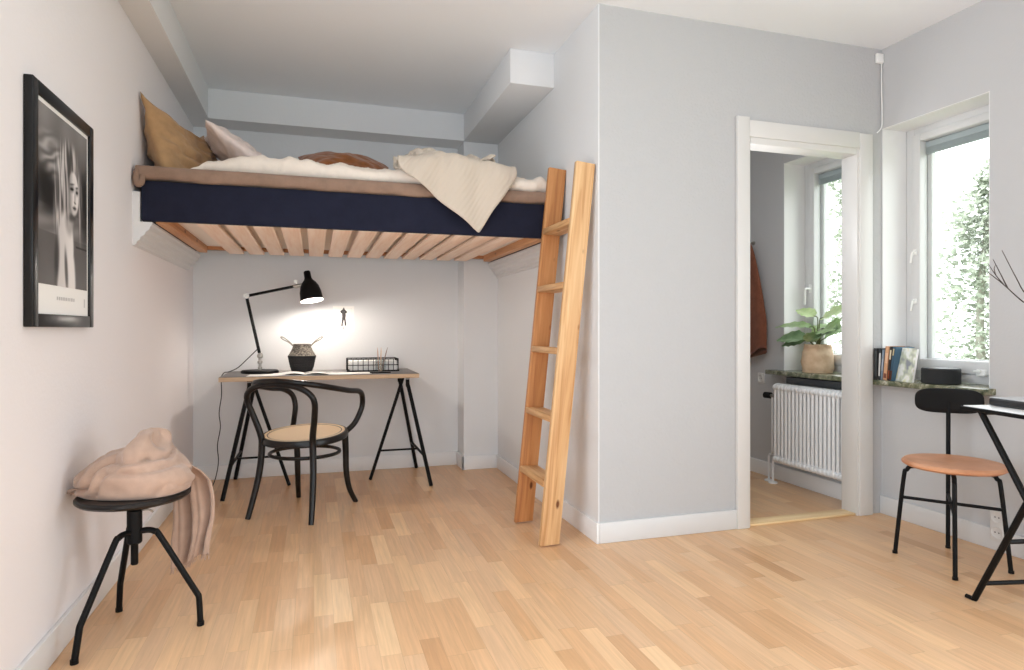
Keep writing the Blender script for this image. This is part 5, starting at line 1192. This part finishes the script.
# ------------------------------------------------------------------ things on the marble sill
ZSL = .7722
def book(label, y, thick, height, depth, lean, col, spine=None, x=3.16):
    """upright book, spine towards the room (-x); lean tilts it about x"""
    b_ = thing('book', label, 'book', (x, y, ZSL), 0, 'books standing on the marble sill')
    cm = mat('book_cover', col, .5)
    def bx(x0, x1, y0_, y1_, z0_, z1_, m, n):
        q = MB().box(x0, x1, y0_, y1_, z0_, z1_, .0012)
        Mx = Matrix.Rotation(lean, 4, 'X'); q.v = [Mx @ v for v in q.v]
        mz = 0
        return q.build(n, m, b_, world=False)
    cv = MB(); cv.box(0, .003, 0, thick, 0, height, .001); cv.box(0, depth, 0, .003, 0, height, .001); cv.box(0, depth, thick-.003, thick, 0, height, .001)
    Mx = Matrix.Rotation(lean, 4, 'X'); cv.v = [Mx @ v for v in cv.v]
    cv.build('cover', cm, b_, world=False)
    bx(.004, depth-.004, .003, thick-.003, .004, height-.004, M_paper, 'page_block')
    if spine:
        for z0_, z1_, c2 in spine:
            bx(-.0007, .0004, thick*.18, thick*.82, z0_*height, z1_*height, mat('spine_print', c2, .5), 'spine_label')
    return b_
yy = 2.888
L_ = -.0
bks = [('dark charcoal book at the wall end of the row on the sill', .024, .178, .13, 0.0, lin(44, 46, 48), [(.1, .9, lin(78, 80, 80))]),
       ('black book with a pale spine panel on the sill', .017, .176, .13, .05, lin(48, 50, 54), [(.12, .86, lin(206, 206, 204))]),
       ('thin blue grey book in the row on the sill', .014, .172, .13, .07, lin(132, 146, 162), [(.3, .7, lin(164, 174, 186))]),
       ('tan orange book leaning in the row on the sill', .026, .190, .14, .10, lin(206, 158, 122), [(.06, .2, lin(120, 70, 56)), (.5, .8, lin(222, 182, 150))]),
       ('black and cream book leaning in the row on the sill', .015, .190, .14, .115, lin(48, 42, 40), [(.62, .9, lin(216, 204, 178)), (.05, .3, lin(140, 70, 44))]),
       ('teal book with brown foot at the window end of the row', .014, .188, .14, .13, lin(64, 96, 118), [(.02, .3, lin(92, 54, 40)), (.75, .95, lin(196, 184, 150))])]
for lab, t_, h_, d_, ln, col, sp in bks:
    yy -= t_ + .001
    book(lab, yy - h_*0.0, t_, h_, d_, ln, col, sp, 3.062)
# magazine standing with its cover to the room
mgz = thing('magazine', 'pale green and white magazine propped beside the row of books', 'magazine', (3.078, 2.722, ZSL))
M_cover = mat('pale_photo_cover', lin(230, 232, 222), .4)
noise_colour(M_cover, [(.34, lin(146, 150, 158)), (.45, lin(206, 212, 190)), (.52, lin(242, 243, 240)), (.62, lin(226, 222, 176)), (.72, lin(214, 186, 156))], 13, 2)
q = MB().box(0, .010, -.072, .072, 0, .186, .001)
Mx = Matrix.Rotation(R(-14), 4, 'Z') @ Matrix.Rotation(R(9), 4, 'Y'); q.v = [Mx @ v for v in q.v]
q.build('cover', M_cover, mgz, world=False)
q = MB().box(.0102, .022, -.070, .070, .001, .184, .001); q.v = [Mx @ v for v in q.v]
q.build('page_block', M_paper, mgz, world=False)
sp = thing('smart_speaker', 'squat round black speaker on the marble sill', 'speaker', (3.155, 2.553, ZSL))
rb = [(.068, .012)]
prof = [(0, 0), (.07, 0), (.076, .004)]
for k in range(15): prof += [(.0768, .006+.0045*k), (.0752, .0082+.0045*k)]
prof += [(.076, .074), (.072, .078)]
M_spk = mat('black_speaker_cloth', lin(40, 41, 43), .7)
MB().lathe(prof, 44, TR(3.155, 2.553, ZSL) @ Matrix.Diagonal((1.17, 1.17, 1.06, 1)), False).build('body', M_spk, sp)
MB().lathe([(.072, .0775), (.066, .0785), (0, .0785)], 44, TR(3.155, 2.553, ZSL) @ Matrix.Diagonal((1.17, 1.17, 1.06, 1))).build('top_plate', mat('dark_grey_top', lin(70, 71, 74), .35), sp)

# ------------------------------------------------------------------ corner cable and sockets
cb = thing('wall_cable', 'thin white cable running down the corner above the doorway', 'cable', (XR-.01, YF-.01, 2.2))
MB().tube([(XR-.012, YF-.012, H-.05), (XR-.012, YF-.012, 2.45), (XR-.010, YF-.014, 2.30), (XR-.02, YF-.02, 2.22), (XR-.045, YF-.012, 2.185)], .0032, 8, 4).build('cable', M_white_plastic, cb)
MB().box(XR-.05, XR-.002, YF-.02, YF-.002, H-.085, H-.03, .004).build('junction_clip', M_white_plastic, cb)
def socket(name, label, y, z, n=2, dp=.028):
    t = thing(name, label, 'socket', (XR, y, z))
    hz = .04*n
    MB().box(XR-dp, XR-.0005, y-.035, y+.035, z-hz, z+hz, .004).build('cover_plate', M_casing, t)
    for k in range(n):
        zz = z + (k-(n-1)/2)*.072
        Mx = TR(XR-dp, y, zz) @ Matrix.Rotation(-PI/2, 4, 'Y')
        MB().lathe([(.028, 0), (.030, .003), (.027, .004), (.024, .001), (.022, -.0), (0, .0006)], 24, Mx, False).build('outlet_ring', M_casing, t)
        hl = MB()
        for dy in (-.009, .009): hl.lathe([(.0032, .001), (0, .0014)], 8, Mx @ TR(0, dy, 0))
        hl.build('pin_hole', M_black, t)
socket('wall_socket', 'double white wall socket low behind the leather seat chair', 2.225, .128)
socket('wall_socket', 'white wall socket beside the radiator valve', 3.93, .70, 1, .012)

# ------------------------------------------------------------------ next room: radiator, plant, coat
rd = thing('radiator', 'white column radiator under the sill in the next room', 'radiator', (3.05, 3.36, .15))
RX0, RX1 = 2.985, 3.055
M_rad = mat('radiator_enamel', lin(238, 239, 240), .3)
pit = .034; nr = 18; ry1 = 3.645
col = None
for k in range(nr):
    y = ry1 - pit*(k+.5)
    if col is None:
        b = MB()
        for xx in (RX0+.013, RX1-.013):
            b.tube([(xx, 0, .20), (xx, 0, .65)], .0105, 10, 1)
        # rounded headers top and bottom
        for z in (.178, .664):
            b.lathe([(0, -.0168), (.018, -.0168), (.026, -.011), (.028, 0), (.026, .011), (.018, .0168), (0, .0168)], 16, TR((RX0+RX1)/2, 0, z) @ Matrix.Rotation(PI/2, 4, 'X') @ Matrix.Diagonal((1.5, 1.0, 1, 1)))
        b.v = [v - Vector((rd.location.x, 0, rd.location.z)) for v in b.v]
        col = b.build('column', M_rad, rd, world=False); o = col
    else:
        o = col.copy(); C.objects.link(o); o.parent = rd
    o.location = (0, y - rd.location.y, 0)
MB().box(3.06, 3.108, 3.07, 3.60, .692, .736, .004).build('air_duct', mat('dark_grille', lin(52, 54, 56), .6), rd)
pv = MB()
pv.tube([(3.02, 3.655, .60), (3.02, 3.70, .60)], .012, 10, 1)
pv.build('valve_body', M_chrome, rd)
MB().tube([(3.02, 3.70, .60), (3.01, 3.75, .60)], .022, 16, 1).build('valve_head', M_black, rd)
pp = MB().tube([(3.02, 3.685, .60), (3.02, 3.685, .50), (3.02, 3.685, .26), (3.03, 3.70, .20), (3.04, 3.745, .17), (3.04, 3.745, .0)], .0075, 8, 4)
pp.lathe([(.03, 0), (.03, .008), (.009, .014)], 16, TR(3.04, 3.745, 0), False)
pp.tube([(3.02, 3.65, .178), (3.02, 3.675, .165), (3.02, 3.68, .13), (3.02, 3.68, 0)], .0075, 8, 4)
pp.lathe([(.03, 0), (.03, .008), (.009, .014)], 16, TR(3.02, 3.68, 0), False)
pp.build('supply_pipe', M_rad, rd)
MB().box(3.055, XR-.002, 3.2, 3.23, .3, .34, .003).build('wall_bracket', M_rad, rd)
MB().box(3.055, XR-.002, 3.52, 3.55, .3, .34, .003).build('wall_bracket', M_rad, rd)

pl = thing('potted_plant', 'leafy fiddle plant in a brown paper pot on the sill beyond the doorway', 'plant', (3.185, 3.45, ZSL))
PX, PY = 3.185, 3.45
M_bag = mat('washable_paper', lin(206, 174, 136), .7)
noise_colour(M_bag, [(.3, lin(204, 172, 138)), (.7, lin(228, 202, 172))], 14, 4)
add_bump(M_bag, 30, .6, .008)
def bag(u, v):
    a = 2*PI*u; r = .094 + .010*math.sin(v*PI) - .014*v
    r += .006*noise.noise(Vector((math.cos(a)*2.2, math.sin(a)*2.2, v*4))) + .004*noise.noise(Vector((math.cos(a)*6, math.sin(a)*6, v*9)))
    z = .001 + .185*v + (.006*noise.noise(Vector((math.cos(a)*2, math.sin(a)*2, 9))) if v > .95 else 0)
    if v < .06: r *= .96
    return (PX+r*math.cos(a), PY+r*math.sin(a), ZSL+z)
b = MB().grid(bag, 40, 18, None, True); b.lathe([(.094, .17), (0, .172)], 40, TR(PX, PY, ZSL), False); b.lathe([(0, .0015), (.094, .0015)], 40, TR(PX, PY, ZSL), False)
b.build('paper_pot', M_bag, pl)
MB().lathe([(.082, .174), (.04, .177), (0, .178)], 20, TR(PX, PY, ZSL), False).build('soil', mat('soil', lin(60, 48, 38), .95), pl)
def leaf_mat(name, c1, c2):
    m = mat(name, c1, .45); noise_colour(m, [(.35, c1), (.65, c2)], 18, 3)
    bsdf(m).inputs['Transmission Weight'].default_value = 0; return m
M_leaf = leaf_mat('leaf_green', lin(140, 168, 116), lin(178, 200, 152))
M_leafd = leaf_mat('leaf_dark_green', lin(112, 142, 100), lin(148, 172, 132))
M_leafl = leaf_mat('leaf_light_green', lin(176, 204, 136), lin(204, 220, 170))
M_stem = mat('green_stem', lin(96, 104, 62), .6)
def leaf(base_, direc, normal, ln, wd, m, curl=.25):
    M_ = frame(base_, direc, Vector(normal).cross(Vector(direc)))
    def fn(u, v):
        x = u*ln; s2 = v*2-1
        w_ = wd/2*(math.sin(PI*min(1, u**.72))**.75)*(1 if u > 0 else 0)
        w_ *= 1 + .05*math.sin(u*22)
        y = s2*w_
        z = -curl*ln*u*u*.6 + abs(s2)*w_*.22 + .004*math.sin(u*26)*abs(s2)
        return (x, y, z)
    up = MB().grid(fn, 16, 9, M_)
    k = len(up.v)
    return up
leaves = [((.0, -.02, .22), (-.35, -.75, .25), (-.6, .1, .75), .20, .17, M_leafd), ((-.03, .0, .28), (-.45, .8, .12), (-.35, .1, .85), .22, .11, M_leaf),
          ((-.03, .05, .21), (-.5, .86, .05), (-.5, -.1, .85), .18, .13, M_leafd), ((-.02, .06, .20), (-.5, .7, -.12), (-.7, 0, .6), .15, .07, M_leafd),
          ((0, -.02, .33), (.1, -.85, .35), (-.6, .2, .8), .20, .13, M_leafl), ((.0, .0, .34), (-.2, .7, .35), (-.4, -.2, .85), .14, .09, M_leafl),
          ((0, -.03, .20), (.4, -.6, .4), (-.5, .3, .8), .16, .12, M_leaf), ((.02, .02, .18), (-.1, .25, .9), (-.9, 0, .2), .10, .05, M_leafl),
          ((-.03, -.03, .18), (-.7, -.2, .5), (-.6, 0, .8), .12, .09, M_leaf), ((.03, .04, .26), (.55, .7, .3), (-.3, -.3, .9), .17, .12, M_leaf),
          ((-.01, -.05, .27), (-.3, -.9, .1), (-.6, .1, .8), .17, .14, M_leaf)]
for (bx_, by_, bz_), dr, nm, ln, wd, mm in leaves:
    bp_ = Vector((PX+bx_, PY+by_, ZSL+bz_*1.06))
    st_ = MB().tube([(PX+bx_*.2, PY+by_*.2, ZSL+.17), (PX+bx_*.6, PY+by_*.6, ZSL+.17+(bz_-.17)*.6), bp_, bp_+Vector(dr).normalized()*.03], .0035, 6, 4).build('stem', M_stem, pl)
    lf = leaf(bp_ + Vector(dr).normalized()*.02, dr, nm, ln*1.08, wd*1.22, mm).build('leaf', mm, pl, sharp=0)

# hanging garment
ct = thing('hanging_coat', 'rust brown garment hanging on the wall beyond the doorway', 'coat', (3.08, 4.0, .9))
def coat(u, v):
    a = 2*PI*u
    z = 1.70 - .86*v
    hw = .05 + .18*min(1, v*1.35)**.7; th = .014 + .026*min(1, v*2)
    fold = 1 + .22*math.sin(a*5+1.2)*v + .1*math.sin(a*9)*v
    y = 4.05 + hw*math.cos(a); x = 3.078 + th*math.sin(a)*fold
    z -= .075*v*math.cos(a) + (.02*math.sin(a*3) if v > .9 else 0)
    return (x, y, z)
M_coat = fabric('rust_wool', lin(122, 76, 58), .15, 90, .8)
b = MB().grid(coat, 64, 30, None, True)
b.f.append(tuple(range(64))); b.f.append(tuple(29*64+i for i in range(64))[::-1])
b.build('garment', M_coat, ct, sharp=0)
hk = MB().tube([(XR, 4.02, 1.70), (3.09, 4.02, 1.70), (3.075, 4.02, 1.715), (3.07, 4.02, 1.74)], .006, 8, 4); hk.lathe([(.014, 0), (.014, .006)], 14, TR(XR-.006, 4.02, 1.70) @ Matrix.Rotation(PI/2, 4, 'Y'))
hk.build('hook', M_chrome, ct)

# ------------------------------------------------------------------ outside: lawn far below and trees beyond the windows
M_lawn = mat('lawn', lin(120, 140, 90), .9)
setp(MB().box(3.9, 60, -40, 60, -3.3, -3.2).build('ground', M_lawn), 'lawn outside below the windows', None, None, 'structure')
M_tree = leaf_mat('tree_leaf', lin(152, 162, 142), lin(192, 198, 180))
M_bark = mat('bark', lin(168, 164, 152), .9)
def tree(label, x, y, blobs, n, seed, size):
    rnd = random.Random(seed)
    t = thing('garden_tree', label, 'tree', (x, y, -3.2), 0, 'trees outside the windows')
    MB().tube([(x, y, -3.2), (x+.05, y, -1), (x, y+.1, 1), (x, y, 2.5)], [.12, .08, .05, .03], 8, 3).build('trunk', M_bark, t)
    b = MB()
    for i in range(n):
        cx_, cy_, cz_, rr = rnd.choice(blobs)
        d_ = Vector((rnd.gauss(0, 1), rnd.gauss(0, 1), rnd.gauss(0, 1))).normalized() * rr * (rnd.random()**.45)
        c_ = Vector((x+cx_, y+cy_, cz_)) + d_
        a1 = Vector((rnd.gauss(0, 1), rnd.gauss(0, 1), rnd.gauss(0, 1))).normalized()
        a2 = a1.orthogonal().normalized(); s2 = size*rnd.uniform(.6, 1.3)
        b.add([c_-a1*s2, c_+a2*s2*.55, c_+a1*s2, c_-a2*s2*.55], [(0, 1, 2, 3)])
    b.build('foliage', M_tree, t, smooth=False)
tree('leafy garden tree outside the window above the books', 8.6, 6.3, [(0, 0, 0, .95), (-.2, .3, -.8, 1.0), (.1, .1, 1.0, .8), (.1, .05, 1.9, .66), (.0, .02, 2.55, .5), (.1, -.2, 3.0, .4), (0, .5, -.2, .8), (.2, -1.0, 1.4, 1.0), (0, -1.2, .2, 1.0), (.3, -1.6, 2.2, .8), (.1, -.5, -.3, 1)], 17000, 11, .05)
tree('leafy garden tree outside the window behind the potted plant', 8.2, 8.0, [(0, 0, .2, .8), (0, .1, 1.6, .75), (.2, -.1, 2.8, .7), (0, .0, 3.6, .6), (0, .1, -1, .9)], 9000, 12, .055)

# ------------------------------------------------------------------ light
wd = bpy.data.worlds.new('sky'); bpy.context.scene.world = wd; wd.use_nodes = True
bg = wd.node_tree.nodes['Background']
bg.inputs['Color'].default_value = (.94, .975, 1.0, 1); bg.inputs['Strength'].default_value = 4.0
def light(name, kind, loc, energy, color, parent=None, **k):
    l = bpy.data.lights.new(name, kind); l.energy = energy; l.color = color
    for a, v in k.items(): setattr(l, a, v)
    o = bpy.data.objects.new(name, l); C.objects.link(o); o.location = loc
    if parent: o.parent = parent; o.location = Vector(loc) - parent.location
    return o
light('bulb_light', 'POINT', bulb_pos, 11, (1, .91, .82), lamp, shadow_soft_size=.02)

o = light('right_fill', 'AREA', (3.20, -.17, 1.3), 25, (.80, .91, 1), None, shape='RECTANGLE', size=2.0, size_y=2.1)  # added area light in the unseen opening, standing for daylight from the right
o.rotation_euler = (0, R(90), 0)
o = light('rear_fill', 'AREA', (1.2, -4.0, 1.0), 82, (.80, .91, 1), None, shape='RECTANGLE', size=3.6, size_y=1.6)  # added fill light before the closed rear wall, no window there
o.rotation_euler = (R(112), 0, 0)
o = light('side_fill', 'AREA', (-.76, .95, 1.35), 57, (.80, .91, 1), None, shape='RECTANGLE', size=2.1, size_y=1.7)  # added fill light against the solid left wall, out of view
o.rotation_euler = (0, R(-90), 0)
light('next_room_fill', 'POINT', (2.3, 3.14, 1.7), 9, (.95, .97, 1), None, shadow_soft_size=.15)  # unseen point light added to brighten the room beyond the doorway
light('overhead_fill', 'POINT', (.9, .1, 2.2), 1.5, (.95, .97, 1), None, shadow_soft_size=.18)  # weak overhead fill added out of view, not a fitted lamp
# ------------------------------------------------------------------ camera
cam = bpy.data.cameras.new('camera'); co = bpy.data.objects.new('camera', cam); C.objects.link(co)
co.location = (0, 0, 1.06)
yaw = math.atan(198/640)
co.rotation_euler = (PI/2, 0, -yaw)
cam.sensor_width = 36; cam.lens = 36*640/1024; cam.shift_y = -6/1024
cam.clip_start = .02; cam.clip_end = 200
bpy.context.scene.camera = co
sc = bpy.context.scene
sc.view_settings.view_transform = 'Standard'; sc.view_settings.look = 'None'
sc.view_settings.exposure = 0.0; sc.view_settings.gamma = 1.0; sc.view_settings.use_curve_mapping = False
sc.cycles.use_denoising = True
sc.cycles.max_bounces = 10; sc.cycles.diffuse_bounces = 6; sc.cycles.transparent_max_bounces = 12
